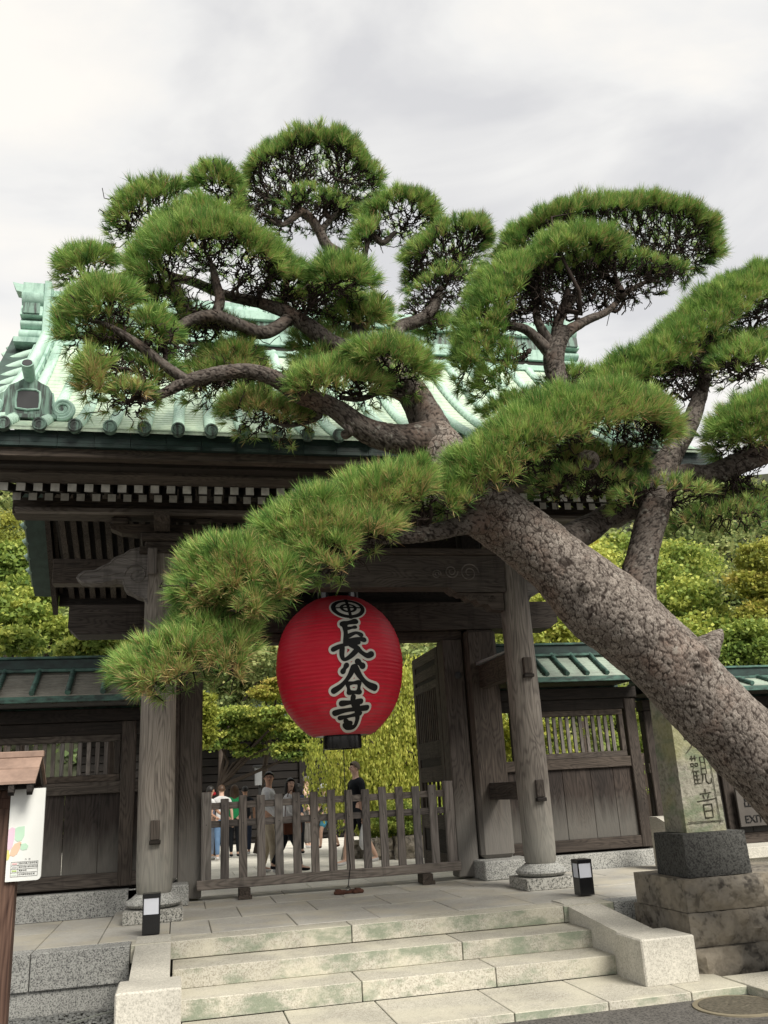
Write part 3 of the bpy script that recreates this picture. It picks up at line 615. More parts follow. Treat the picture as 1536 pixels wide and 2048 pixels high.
# ============================================================ SIDE WALLS
def side_wall(nm, label, X0, X1, YW, zb, posts, lat, roofz, ridgez, planks, pan, nrolls, skew, basey, hb=.24, group=None):
    W = empty(nm, ((X0 + X1) / 2, YW, zb), label, 'wall', group)
    xs = list(np.arange(X0, X1, 2.3)) + [X1]; 
    for a, b in zip(xs[:-1], xs[1:]): bx('base_stone', (a + .003, basey, zb - .12), (b - .003, YW + .22, zb + hb), M['greygran'], W, c=.008)
    bx('footing_board', (X0, YW + .08, zb + .02), (X1, YW + .16, zb + hb + .08), M['darkx'], W, c=0)
    bx('sill', (X0, YW - .07, zb + hb + .035), (X1, YW + .07, zb + hb + .19), M['woodx'], W)
    z0 = zb + hb + .19; z1 = zb + 1.35
    for a, b in zip(planks[:-1], planks[1:]): bx('plank', (a + .003, YW - .012 - random.uniform(0, .008), z0), (b - .003, YW + .012, z1), M['plank'], W, c=.003)
    bx('rail', (X0, YW - .065, z1), (X1, YW + .065, z1 + .145), M['woodx'], W)
    zt = roofz - .42
    for a, b in lat:
        bx('lattice_frame', (a, YW - .05, z1 + .145), (b, YW + .05, z1 + .225), M['woodx'], W); bx('lattice_frame', (a, YW - .05, zt - .10), (b, YW + .05, zt - .02), M['woodx'], W)
        bx('lattice_frame', (a, YW - .048, z1 + .227), (a + .07, YW + .048, zt - .102), M['woodz'], W); bx('lattice_frame', (b - .07, YW - .048, z1 + .227), (b, YW + .048, zt - .102), M['woodz'], W)
        n = max(2, int(round((b - a - .14) / .104)))
        for k in range(1, n): x = a + .07 + (b - a - .14) * k / n; bx('slat', (x - .024, YW - .02, z1 + .227), (x + .024, YW + .02, zt - .102), M['greyz'], W, c=.003)
    bx('top_rail', (X0, YW - .06, zt - .018), (X1, YW + .06, zt + .14), M['darkx'], W)
    bx('wall_plate', (X0, YW - .11, zt + .142), (X1, YW + .11, zt + .30), M['darkx'], W)
    for p in posts: bx('post', (p - .085, YW - .085, zb + hb + .03), (p + .085, YW + .085, zt + .14), M['woodz'], W, c=.01)
    # little copper roof
    ye, yr = YW - .58, YW
    zf = lambda Y: roofz + (ridgez - .17 - roofz) * (abs(Y - ye) / (yr - ye))
    x = X0 + .12
    rf = MB(); rf.add([(-.03, ye + .05, roofz - .085), (.03, ye + .05, roofz - .085), (.03, ye + .05, roofz - .03), (-.03, ye + .05, roofz - .03), (-.03, yr, roofz + .10), (.03, yr, roofz + .10), (.03, yr, roofz + .16), (-.03, yr, roofz + .16)], [(0, 1, 2, 3), (0, 4, 5, 1), (1, 5, 6, 2), (3, 7, 4, 0)]); rf = rf.mesh('rafter', M['woody'])
    while x < X1: link('rafter', rf, W, (x, 0, 0)); x += .30
    for s in (-1, 1):
        mb = MB(); nC = 9
        for i in range(nC):
            a, b = i / nC, (i + 1) / nC; ya, yb = yr + s * (yr - ye) * (1 - a), yr + s * (yr - ye) * (1 - b)
            za, zb_ = roofz + (ridgez - .17 - roofz) * a, roofz + (ridgez - .17 - roofz) * b
            mb.add([(X0 - .05, ya, za + .010), (X1 + .05, ya, za + .010), (X1 + .05, yb, zb_), (X0 - .05, yb, zb_), (X0 - .05, ya, za - .002), (X1 + .05, ya, za - .002)], [(0, 1, 2, 3), (4, 5, 1, 0)])
        mb.build('roof_sheet', pan, W)
        bx('roof_underside', (X0, min(yr, yr + s * (yr - ye - .03)), roofz - .03), (X1, max(yr, yr + s * (yr - ye - .03)), roofz - .018), M['darkx'], W, c=0)
        ya = yr + s * (yr - ye); bx('eave_trim', (X0 - .06, min(ya, ya - s * .03), roofz - .075), (X1 + .06, max(ya, ya - s * .03), roofz + .004), M['greentrim'], W)
    for k in range(nrolls):
        x = X0 + .25 + k * (X1 - X0 - .3) / (nrolls - 1) if nrolls > 1 else X0
        MB().tube([(x + skew * 0, ye - .02, roofz + .035), (x, ye + .29, roofz + .035 + (ridgez - .17 - roofz) * .5), (x, yr - .08, ridgez - .17 + .0)], .034, 10).build('roof_roll', M['greentrim'], W, smooth=True)
    bx('ridge_base', (X0 - .05, yr - .13, ridgez - .20), (X1 + .05, yr + .13, ridgez - .16), M['greentrim'], W); bx('ridge_body', (X0 - .05, yr - .09, ridgez - .158), (X1 + .05, yr + .09, ridgez - .035), M['fascia'], W); bx('ridge_cap', (X0 - .06, yr - .12, ridgez - .033), (X1 + .06, yr + .12, ridgez), M['greentrim'], W)
    return W
side_wall('roofed_wall', 'dark timber wall with slatted window and brownish copper roof left of the gate', -7.3, -.46, 11.98, 0, [-.62, -2.9, -5.2], [(-2.75, -.72), (-5.05, -3.05)], 2.50, 3.05, [-7.3, -6.4, -5.6, -4.9, -4.2, -3.6, -3.0, -2.45, -1.86, -1.36, -.95, -.44], M['leftpan'], 17, 0, 11.80)
side_wall('roofed_wall', 'dark timber wall with slatted window and pale green roof right of the gate', 4.55, 6.72, 12.46, 0, [6.60], [(4.70, 6.48)], 2.62, 3.18, [4.55, 5.0, 5.42, 5.86, 6.22, 6.52], M['greenpan'], 7, 0, 12.28, .20)
side_wall('roofed_wall', 'lower timber wall section with pale green roof beyond the stone monument', 6.85, 13.5, 12.56, -.12, [6.95, 8.1, 10.5], [(7.05, 8.0), (8.2, 9.2)], 2.42, 2.78, [6.85, 7.1, 7.4, 7.68, 7.95, 8.2, 8.45, 8.9, 9.5, 10.2, 11, 12, 13.4], M['greenpan'], 15, 0, 12.36, .24)
# ============================================================ LANTERN
LX, LY = 2.06, 11.6
LP = [(1.90, .36), (1.93, .43), (2.0, .515), (2.07, .58), (2.15, .645), (2.25, .71), (2.35, .757), (2.5, .805), (2.65, .83), (2.8, .84), (2.95, .832), (3.1, .805), (3.25, .755), (3.35, .70), (3.45, .625), (3.55, .52), (3.62, .43), (3.68, .33), (3.71, .24)]
LZ = np.array([a for a, b in LP]); LR = np.array([b for a, b in LP])
def lr(z): return float(np.interp(z, LZ, LR))
LN = empty('paper_lantern', (LX, LY, 1.75), 'giant round red paper lantern with black brushed characters hanging in the gateway', 'lantern')
mb = MB(); V = []; Fc = []; S = 96; zz = []; NB = 46
cum = np.concatenate([[0], np.cumsum(np.hypot(np.diff(LZ), np.diff(LR)))])
def prof_at(s_): return float(np.interp(s_, cum, LZ)), float(np.interp(s_, cum, LR))
NI = NB * 4
for i in range(NI + 1):
    z, r = prof_at(cum[-1] * i / NI); ph = (i % 4) / 4; k = .5 - .5 * math.cos(2 * math.pi * ph)
    for j in range(S):
        t = 2 * math.pi * j / S; panel = .006 * abs(math.cos(t * 4)) ** 8
        r2 = r - .004 + .0065 * k - panel + .006 * noise.noise((math.cos(t) * 3, math.sin(t) * 3, z * 4)) * min(1, (z - 1.88) * 6); zz_ = z + .006 * noise.noise((math.cos(t) * 2, math.sin(t) * 2, z * 5)) * min(1, max(0, (z - 1.92) * 4))
        V.append((LX + r2 * math.cos(t), LY + r2 * math.sin(t), zz_))
for i in range(NI):
    for j in range(S): Fc.append((i * S + j, i * S + (j + 1) % S, (i + 1) * S + (j + 1) % S, (i + 1) * S + j))
mb.add(V, Fc); mb.build('paper_shade', M['red'], LN, smooth='all')
MB().lathe([(.21, 1.74), (.245, 1.74), (.25, 1.76), (.25, 1.89), (.36, 1.905), (.36, 1.92), (.21, 1.915), (.21, 1.74)], (LX, LY, 0), 48, False).build('bottom_ring', M['black'], LN, smooth=True)
MB().lathe([(.20, 3.70), (.26, 3.70), (.26, 3.78), (.20, 3.78)], (LX, LY, 0), 40).build('top_ring', M['black'], LN)
def on_lantern(th, z, off): r = lr(z) + off; return (LX + r * math.sin(th), LY - r * math.cos(th), z)
def stroke(mb, pts, wd, off, white=0.0):
    # pts: (theta, z); a ribbon with round ends lying on the shade
    P = np.array(pts, float); n = len(P)
    if n > 2:
        t = np.linspace(0, n - 1, (n - 1) * 8 + 1); Q = []
        for u in t:
            i = min(int(u), n - 2); f_ = u - i; p0, p1, p2, p3 = P[max(i - 1, 0)], P[i], P[i + 1], P[min(i + 2, n - 1)]
            Q.append(.5 * ((2 * p1) + (-p0 + p2) * f_ + (2 * p0 - 5 * p1 + 4 * p2 - p3) * f_ ** 2 + (-p0 + 3 * p1 - 3 * p2 + p3) * f_ ** 3))
        P = np.array(Q)
    else: P = P[0] + (P[1] - P[0]) * np.linspace(0, 1, 9)[:, None]
    n = len(P); ws = wd / 2 * (1 + .14 * np.cos(np.linspace(0, 2 * math.pi, n)) + .05 * np.sin(np.linspace(0, 9, n))) + white
    for k in (0, -1):                       # round caps
        r = lr(P[k][1]); c = [on_lantern(P[k][0] + ws[k] * math.cos(a) / r, P[k][1] + ws[k] * math.sin(a), off) for a in np.linspace(0, 6.2832, 14, endpoint=False)]
        mb.add([on_lantern(P[k][0], P[k][1], off)] + c, [(0, i + 1, (i + 1) % 14 + 1) for i in range(14)])
    V = []; A = 5
    for i in range(n):
        r = lr(P[i][1]); a = P[max(i - 1, 0)]; b = P[min(i + 1, n - 1)]; d = np.array([(b[0] - a[0]) * r, b[1] - a[1]]); d /= np.linalg.norm(d) + 1e-9; q = np.array([-d[1], d[0]])
        for s in np.linspace(-1, 1, A): V.append(on_lantern(P[i][0] + q[0] * s * ws[i] / r, P[i][1] + q[1] * s * ws[i], off + .0002))
    mb.add(V, [(i * A + j, i * A + j + 1, (i + 1) * A + j + 1, (i + 1) * A + j) for i in range(n - 1) for j in range(A - 1)])
STR = [([[-0.1017, 3.2223], [-0.0015, 3.2393], [0.1192, 3.2581]], 0.066), ([[-0.0712, 3.2279], [-0.062, 3.1093], [-0.0647, 2.9688]], 0.066), ([[-0.0273, 3.1608], [0.1022, 3.18]], 0.041), ([[-0.0381, 3.0556], [0.0937, 3.1015], [0.1791, 3.075]], 0.05), ([[-0.0567, 2.9861], [0.1003, 3.0228], [0.2166, 3.0122]], 0.057), ([[-0.257, 2.8974], [-0.1411, 2.9386], [-0.0034, 2.9618], [0.1176, 2.9808]], 0.055), ([[-0.1262, 2.9127], [-0.1337, 2.816], [-0.1024, 2.7671], [-0.0137, 2.8017], [0.1092, 2.897]], 0.057), ([[0.003, 2.9559], [0.0892, 2.9087], [0.168, 2.8453], [0.2471, 2.8123], [0.316, 2.8328]], 0.066), ([[-0.0718, 2.6972], [-0.1288, 2.6214]], 0.057), ([[0.0965, 2.7366], [0.1658, 2.6851]], 0.071), ([[0.0292, 2.6728], [-0.0351, 2.5643], [-0.1485, 2.4602], [-0.2811, 2.3957]], 0.061), ([[0.0499, 2.6725], [0.1264, 2.5618], [0.2462, 2.4699], [0.3929, 2.4246]], 0.071), ([[-0.0635, 2.4737], [-0.0382, 2.371]], 0.048), ([[-0.0635, 2.4737], [0.1085, 2.4887]], 0.046), ([[0.1204, 2.4843], [0.1111, 2.379]], 0.048), ([[-0.0427, 2.369], [0.1297, 2.3734]], 0.052), ([[0.0305, 2.3188], [0.0272, 2.2436], [0.0933, 2.19]], 0.057), ([[-0.1652, 2.2465], [-0.0142, 2.2549], [0.1642, 2.2646]], 0.061), ([[-0.2986, 2.1399], [-0.1441, 2.1618], [0.0779, 2.1777], [0.3074, 2.1903]], 0.059), ([[0.1156, 2.2107], [0.1327, 2.1374], [0.1624, 2.0556], [0.1294, 1.9797], [-0.0272, 1.975], [-0.0916, 1.9982]], 0.061), ([[-0.2129, 2.0816], [-0.0327, 2.0976], [0.1949, 2.1266]], 0.046), ([[-0.0893, 2.0476], [0.0225, 2.0166]], 0.05)]
for grp in (STR[:8], STR[8:16], STR[16:]):
    mw = MB(); mk = MB()
    for i, (p, w_) in enumerate(grp): stroke(mw, p, w_, .0125 + i * .00025, .030); stroke(mk, p, w_, .016 + i * .00045)
    mw.build('character_outline', M['paperwhite'], LN); mk.build('painted_character', M['ink'], LN)
def emblem():
    c0 = (.05, 3.45); s0 = float(np.interp(c0[1], LZ, cum))
    def pt(u, v, off):
        z, r = prof_at(s0 + v); dz, dr = prof_at(s0 + v + .01); nz, nr = -(dr - r), dz - z; q = math.hypot(nz, nr); th = c0[0] + u / r
        r2, z2 = r + off * nr / q, z + off * nz / q; return (LX + r2 * math.sin(th), LY - r2 * math.cos(th), z2)
    def ring(a, b, off, m_, nm):
        mb = MB(); n = 48; K = 5; V = [pt(rr * math.cos(t) * 1.12, rr * math.sin(t) * .95, off) for rr in np.linspace(a, b, K) for t in np.linspace(0, 2 * math.pi, n, endpoint=False)]
        mb.add(V, [(k * n + i, k * n + (i + 1) % n, (k + 1) * n + (i + 1) % n, (k + 1) * n + i) for k in range(K - 1) for i in range(n)]); mb.build(nm, m_, LN)
    ring(.0, .218, .0125, M['paperwhite'], 'emblem_disc'); ring(.145, .198, .0165, M['ink'], 'emblem_ring'); ring(.062, .098, .0165, M['ink'], 'emblem_ring')
    mb = MB()
    for (u0, v0, u1, v1, w_) in ((0, -.2, 0, .2, .020), (-.18, 0, .18, 0, .012)):
        n = 14; V = []
        for i in range(n):
            f_ = i / (n - 1); u, v = u0 + (u1 - u0) * f_, v0 + (v1 - v0) * f_; d = (w_, 0) if u0 == u1 else (0, w_)
            V += [pt(u - d[0], v - d[1], .019), pt(u + d[0], v + d[1], .019)]
        mb.add(V, [(2 * i, 2 * i + 1, 2 * i + 3, 2 * i + 2) for i in range(n - 1)])
    mb.build('emblem_cross', M['ink'], LN)
emblem()
for dx in (-.24, .26): bx('hanging_strap', (LX + dx - .025, LY - .03, 3.62), (LX + dx + .025, LY - .02, 4.3), M['metal'], LN, c=.002)
bx('hanging_bar', (LX - .5, LY - .06, 4.28), (LX + .5, LY + .06, 4.38), M['iron'], LN)
MB().tube([(LX + .01, LY, 1.76), (LX + .015, LY + .01, 1.2), (LX + .02, LY + .02, .7), (LX + .05, LY + .05, .32), (LX + .015, LY + .09, .06)], .006, 6).build('cord', M['black'], LN)
for x in (LX - .6, LX + .6): bx('lantern_support_beam', (x - .06, 10.8, 4.39), (x + .06, 12.3, 4.50), M['darky'], G)
tw = empty('tether_weight', (2.08, 11.72, 0), 'brown bone shaped weight on the paving holding the lantern cord', 'weight')
mb = MB()
for s in (-1, 1): mb.box((2.08 + s * .03, 11.62, .002), (2.08 + s * .17, 11.80, .045), .018, R=[[math.cos(.3 * s), -math.sin(.3 * s), 0], [math.sin(.3 * s), math.cos(.3 * s), 0], [0, 0, 1]]); mb.box((2.08 + s * .09, 11.66, .04), (2.08 + s * .16, 11.76, .058), .01)
mb.box((2.02, 11.67, .002), (2.14, 11.75, .038), .01); mb.build('body', M['brown'], tw)
MB().tube([(2.08 + .025 * math.cos(t), 11.7 + .0 * t, .06 + .025 * math.sin(t)) for t in np.linspace(0, 6.28, 14)], .005, 6).build('ring', M['iron'], tw)
# ============================================================ BOLLARD LIGHTS
def bollard(X, Y, label, z0=.012):
    B = empty('bollard_light', (X, Y, z0), label, 'bollard light', 'bollard lights beside the steps')
    w_ = .082; h = .34
    bx('body', (X - w_, Y - w_, z0), (X + w_, Y + w_, z0 + h * .52), M['black'], B, c=.004)
    for sx in (-1, 1):
        for sy in (-1, 1): bx('frame_post', (X + sx * w_ - (.012 if sx > 0 else 0), Y + sy * w_ - (.012 if sy > 0 else 0), z0 + h * .52), (X + sx * w_ + (.012 if sx < 0 else 0), Y + sy * w_ + (.012 if sy < 0 else 0), z0 + h), M['black'], B, c=0)
    bx('lamp_panel', (X - w_ + .008, Y - w_ + .006, z0 + h * .52), (X + w_ - .008, Y + w_ - .006, z0 + h * .94), M['lampwhite'], B, c=0)
    bx('cap', (X - w_ - .002, Y - w_ - .002, z0 + h * .94), (X + w_ + .002, Y + w_ + .002, z0 + h + .02), M['black'], B, c=.004)
bollard(-.235, 9.55, 'black square bollard light in front of the left gate column'); bollard(4.30, 9.62, 'black square bollard light beside the right cheek of the steps')
# ============================================================ STONE MONUMENT
def rough(name, lo, hi, mt, parent, amp=.02, bev=.0, n=14, taper=0, facemask=(1, 1), seed=0, inset=0):
    # a block whose faces are chiselled uneven; taper shrinks the top
    lo = np.array(lo, float); hi = np.array(hi, float); mb = MB(); sz = hi - lo; d = [max(3, int(s_ / .035)) for s_ in sz]
    idx = {}; V = []
    def vid(i, j, k):
        if (i, j, k) not in idx:
            p = lo + sz * np.array([i / d[0], j / d[1], k / d[2]]); c = (lo + hi) / 2; f_ = k / d[2]
            p[0] = c[0] + (p[0] - c[0]) * (1 - taper * f_); p[1] = c[1] + (p[1] - c[1]) * (1 - taper * f_)
            edge = min(min(i, d[0] - i) / 2 if j in (0, d[1]) else 1, min(k, d[2] - k) / 1.6, 1)
            q = (noise.noise((p[0] * 9 + seed, p[1] * 9, p[2] * 9)) * .6 + noise.noise((p[0] * 24, p[1] * 24 + seed, p[2] * 24)) * .4)
            if j == 0: p[1] -= amp * (q + .35) * edge * facemask[1]
            if i == 0: p[0] -= amp * (q * .5) * edge * facemask[0]
            if i == d[0]: p[0] += amp * q * .5 * edge
            if k == d[2]: p[2] += amp * .12 * q
            p += .004 * np.array([noise.noise((p[2] * 15, seed, i)), noise.noise((p[0] * 15, k, seed)), 0])
            idx[i, j, k] = len(V); V.append(p)
        return idx[i, j, k]
    Fc = []
    for i in range(d[0]):
        for j in range(d[1]): Fc += [(vid(i, j, 0), vid(i, j + 1, 0), vid(i + 1, j + 1, 0), vid(i + 1, j, 0)), (vid(i, j, d[2]), vid(i + 1, j, d[2]), vid(i + 1, j + 1, d[2]), vid(i, j + 1, d[2]))]
    for i in range(d[0]):
        for k in range(d[2]): Fc += [(vid(i, 0, k), vid(i + 1, 0, k), vid(i + 1, 0, k + 1), vid(i, 0, k + 1)), (vid(i, d[1], k), vid(i, d[1], k + 1), vid(i + 1, d[1], k + 1), vid(i + 1, d[1], k))]
    for j in range(d[1]):
        for k in range(d[2]): Fc += [(vid(0, j, k), vid(0, j, k + 1), vid(0, j + 1, k + 1), vid(0, j + 1, k)), (vid(d[0], j, k), vid(d[0], j + 1, k), vid(d[0], j + 1, k + 1), vid(d[0], j, k + 1))]
    mb.add(V, Fc); return mb.build(name, mt, parent, smooth=True)
MN = empty('stone_monument', (5.0, 8.2, -.52), 'tall mossy inscribed stone pillar on a black block and rough tiers under the pine', 'monument')
rough('bottom_course', (4.43, 7.74, -.54), (5.35, 8.9, -.275), M['brownstone'], MN, .085, seed=1); rough('bottom_course', (5.36, 7.74, -.54), (6.1, 8.9, -.275), M['brownstone'], MN, .085, seed=9)
rough('middle_course', (4.45, 7.79, -.272), (5.9, 8.8, .005), M['brownstone'], MN, .075, seed=2)
rough('upper_course', (4.46, 7.80, .010), (5.9, 8.75, .285), M['brownstone'], MN, .075, seed=3)
rough('black_block', (4.55, 7.87, .29), (5.21, 8.42, .665), M['blackstone'], MN, .008, seed=4, taper=.02)
pl = rough('inscribed_pillar', (4.66, 7.97, .668), (5.08, 8.36, 2.35), M['oldstone'], MN, .014, taper=.10, seed=5)
carved = plain('carved_groove', (.085, .082, .06), .95, .1, .2, 20)
def carve(strokes, ox, oz, sx, sz, w_):
    mb = MB()
    for s_ in strokes:
        p = []
        for a, b in s_:
            z = oz + b * sz; x = ox + a * sx - .0; f_ = (z - .668) / 1.682; yy_ = 7.97 + .39 * .5 * .10 * f_ - .012; p.append((x, yy_, z))
        mb.tube(p, [w_ * .8] + [w_] * (len(p) - 2) + [w_ * .55] if len(p) > 2 else [w_, w_ * .6], 6)
    mb.build('carved_character', carved, MN)
K_on = [[(0, 1.0), (0, .86)], [(-.45, .84), (.45, .88)], [(-.22, .80), (-.15, .66)], [(.24, .82), (.12, .66)], [(-.75, .58), (.75, .66)], [(-.32, .46), (-.30, 0)], [(-.32, .46), (.34, .48), (.32, 0)], [(-.30, .24), (.32, .25)], [(-.30, .01), (.32, .01)]]
K_kan = [[(-.65, .95), (-.1, .97)], [(-.5, 1.05), (-.5, .85)], [(-.25, 1.05), (-.25, .85)], [(-.65, .76), (-.45, .76), (-.45, .66), (-.65, .66), (-.65, .76)], [(-.32, .76), (-.12, .76), (-.12, .66), (-.32, .66), (-.32, .76)], [(-.45, .62), (-.7, .40)], [(-.55, .50), (-.55, 0)], [(-.55, .46), (-.1, .48)], [(-.3, .48), (-.3, .02)], [(-.55, .32), (-.12, .32)], [(-.55, .17), (-.12, .17)], [(-.55, .02), (-.08, .02)], [(.12, .98), (.12, .36)], [(.12, .98), (.48, 1.0), (.48, .36)], [(.12, .78), (.48, .78)], [(.12, .57), (.48, .57)], [(.12, .36), (.48, .36)], [(.2, .36), (.1, .12), (-.02, .0)], [(.38, .36), (.38, .08), (.55, .0), (.78, .04), (.78, .20)]]
K_dai = [[(-.7, .60), (.7, .68)], [(.05, 1.0), (0, .6), (-.25, .25), (-.7, .0)], [(.08, .6), (.3, .3), (.75, .02)]]
K_kan = K_kan; K_on = K_on
carve(K_on, 4.915, .79, .135, .26, .0058); carve(K_kan, 4.895, 1.10, .135, .25, .0054); carve(K_dai, 4.875, 1.39, .135, .22, .006)
MB().tube([(5.02, 7.955, .74), (5.015, 7.962, 1.3), (5.0, 7.97, 2.2)], .004, 5).build('edge_groove', carved, MN)
MB().tube([(4.68, 7.955, .76), (5.06, 7.955, .76)], .004, 5).build('edge_groove', carved, MN)
# granite post and kerb behind the monument
gp = empty('granite_post', (6.5, 11.6, 0), 'short pale granite post with slanted top behind the stone monument', 'post')
MB().prism([(11.35, -.1), (11.75, -.1), (11.75, .66), (11.55, .66), (11.35, .60)], 0, 6.33, 6.60).build('shaft', M['cheek'], gp)
kb = empty('granite_kerb_wall', (8.3, 10.6, .1), 'low pale granite kerb wall running right from behind the monument', 'wall')
stones('kerb_stone', [6.7, 7.8, 9.2, 10.6], 10.2, 10.6, -.5, .18, M['cheek'], kb); stones('capstone', [6.65, 8.0, 9.3, 10.7], 10.12, 10.68, .185, .31, M['cheek'], kb)
# exit sign
ES = empty('exit_sign', (8.42, 12.3, .6), 'grey exit sign board fixed to the lower timber wall', 'sign')
bx('board', (8.13, 12.36, .40), (8.95, 12.40, .98), plain('sign_grey', (.095, .085, .075), .7), ES)
def text(body, size, loc, mt, parent, name, rotx=90, ext=.001, align='CENTER'):
    cu = bpy.data.curves.new(name, 'FONT'); cu.body = body; cu.size = size; cu.extrude = ext; cu.align_x = align; cu.align_y = 'CENTER'; cu.materials.append(mt)
    o = bpy.data.objects.new(name, cu); C.objects.link(o); bpy.context.view_layer.update()
    me = bpy.data.meshes.new_from_object(o.evaluated_get(bpy.context.evaluated_depsgraph_get())); me.name = name
    bpy.data.objects.remove(o); return link(name, me, parent, loc, (R_(rotx), 0, 0))
text('EXIT', .15, (8.36, 12.352, .50), M['ink'], ES, 'lettering', ext=.003)
text('出口', .18, (8.40, 12.352, .74), M['ink'], ES, 'lettering', ext=.003)
# ============================================================ NOTICE BOARD at left
NBX = -1.32
NB_ = empty('notice_board', (-1.38, 7.6, -.5), 'white map notice board under a small reddish copper roof on wooden posts', 'notice board')
YB = 7.55
bx('post', (-1.43, YB + .02, -.52), (-1.185, YB + .16, 1.36), M['signwood'], NB_, c=.01); bx('post', (-2.75, YB + .02, -.52), (-2.62, YB + .16, 1.36), M['signwood'], NB_, c=.01)
bp_ = MB(); r_ = .03; pts = [(-2.55, .695), (-1.02, .695)] ; pts = [(-1.25, .70)] + [(-1.0 - r_ + r_ * math.cos(t), .70 + r_ + r_ * math.sin(t)) for t in np.linspace(-math.pi / 2, 0, 6)] + [(-1.0, 1.36), (-1.25, 1.36)]
bp_.prism(pts, 1, YB - .012, YB + .012).build('board', M['boardwhite'], NB_)
bx('cross_rail', (-2.6, YB + .015, 1.22), (-1.24, YB + .07, 1.30), M['signwood'], NB_)
def blob(pts, col, nm): MB().prism(pts, 1, YB - .0145, YB - .0125).build(nm, plain(nm + '_print', col, .5, .3, .02), NB_)
blob([(-1.249, .93), (-1.249, 1.07), (-1.225, 1.085), (-1.203, 1.075), (-1.205, 1.0), (-1.215, .94), (-1.235, .92)], (.74, .52, .62), 'pink_area')
blob([(-1.20, .995), (-1.202, 1.075), (-1.18, 1.085), (-1.135, 1.088), (-1.133, 1.02), (-1.15, .985), (-1.18, .98)], (.48, .68, .52), 'green_area')
blob([(-1.155, .925), (-1.158, .962), (-1.12, .965), (-1.10, .945), (-1.11, .92), (-1.14, .915)], (.48, .68, .52), 'green_area')
blob([(-1.23, .885), (-1.222, .925), (-1.20, .965), (-1.165, .978), (-1.150, .972), (-1.16, .93), (-1.175, .895), (-1.20, .875)], (.74, .50, .36), 'orange_area')
blob([(-1.249, .85), (-1.249, .925), (-1.238, .92), (-1.228, .88), (-1.236, .855)], (.68, .62, .20), 'yellow_area')
kx0, kx1, kz = -1.215, -1.025, [.835, .81, .785, .76, .732]
mb = MB()
for z in kz: mb.box((kx0, YB - .0145, z - .0008), (kx1, YB - .0125, z + .0008), 0)
for x in (kx0, kx0 + .05, kx1): mb.box((x - .0008, YB - .0145, kz[-1]), (x + .0008, YB - .0125, kz[0]), 0)
mb.build('key_table', M['ink'], NB_)
for i, (c_, t_) in enumerate((((.7, .42, .42), '歴史的風土保存区域'), ((.45, .45, .45), '歴史的風土特別保存地区'), ((.42, .55, .2), '風致地区'), ((.6, .68, .6), '近郊緑地保全区域'))):
    z = (kz[i] + kz[i + 1]) / 2; MB().box((kx0 + .008, YB - .0146, z - .005), (kx0 + .042, YB - .0126, z + .005), 0).build('key_swatch', plain('swatch', c_, .5, .3, .02), NB_)
    text(t_, .0145 if len(t_) < 10 else .0125, (kx0 + .056, YB - .0132, z), M['ink'], NB_, 'lettering', ext=.0004, align='LEFT')
text('凡　例', .013, (-1.10, YB - .0132, .850), M['ink'], NB_, 'lettering', ext=.0004)
# copper roof of the board
YR0 = YB + .08
mb = MB(); hw = .30
for s in (-1, 1):
    for k in range(2):
        a, b = k / 2, (k + 1) / 2
        mb2 = MB(); y0_, y1_ = YR0 + s * hw * (1 - a), YR0 + s * hw * (1 - b); z0_, z1_ = 1.40 + .21 * a, 1.40 + .21 * b
        mb2.add([(-2.95, y0_, z0_ + .012), (-1.05, y0_, z0_ + .012), (-1.05, y1_, z1_), (-2.95, y1_, z1_), (-2.95, y0_, z0_ - .008), (-1.05, y0_, z0_ - .008), (-1.05, y1_, z1_ - .012), (-2.95, y1_, z1_ - .012)], [(0, 1, 2, 3), (4, 5, 1, 0), (5, 6, 2, 1), (4, 7, 6, 5), (4, 0, 3, 7)]); mb2.build('roof_sheet', M['signcopper'], NB_)
bx('ridge_board', (-2.97, YR0 - .03, 1.595), (-1.04, YR0 + .03, 1.645), M['signcopper'], NB_)
for x in (-1.09, -1.22):
    for s in (-1, 1): MB().prism([(YR0, 1.59), (YR0, 1.50), (YR0 + s * .27, 1.31), (YR0 + s * .30, 1.335), (YR0 + s * .29, 1.39)], 0, x - .02, x + .02).build('gable_bracket', M['darky'], NB_)
bx('eave_beam', (-2.9, YR0 - .22, 1.355), (-1.07, YR0 - .17, 1.395), M['darkx'], NB_); bx('eave_beam', (-2.9, YR0 + .17, 1.355), (-1.07, YR0 + .22, 1.395), M['darkx'], NB_)
# cable on the gravel
cb = MB().tube([(-1.55, 8.56, -.47), (-1.3, 8.5, -.485), (-1.0, 8.42, -.488), (-.8, 8.5, -.47), (-.6, 8.60, -.45), (-.46, 8.64, -.44)], .007, 6).build('power_cable', M['cable']); tag(cb, 'thin grey cable lying on the gravel below the platform wall', 'cable')

# fallen pine needles on the stones
def litter():
    n = 900; V = []; a = rng.uniform(0, 6.28, n); x = rng.uniform(-.4, 4.0, n); y = rng.uniform(7.2, 11.9, n); z = np.where(y > 9.05, .004, np.where(y > 8.56, -.150, np.where(y > 8.08, -.305, -.459))); l = rng.uniform(.03, .065, n); k = np.abs(noise_arr(x, y)) > .12
    d = np.stack([np.cos(a), np.sin(a), 0 * a], 1); q = np.stack([-np.sin(a), np.cos(a), 0 * a], 1) * .0016; p = np.stack([x, y, z + rng.uniform(0, .002, n)], 1)[k]; d = (d * l[:, None])[k]; q = q[k]
    V = np.stack([p - q, p + q, p + d], 1).reshape(-1, 3); o = raw_mesh('fallen_needles', V, np.arange(len(V)).reshape(-1, 3), plain('dry_needles', (.16, .09, .045), .8)); tag(o, 'dry brown pine needles scattered over the steps and paving', 'fallen needles', kind='stuff')
def noise_arr(x, y): return np.array([noise.noise((a * 1.3, b * 1.3, 2)) for a, b in zip(x, y)])
litter()
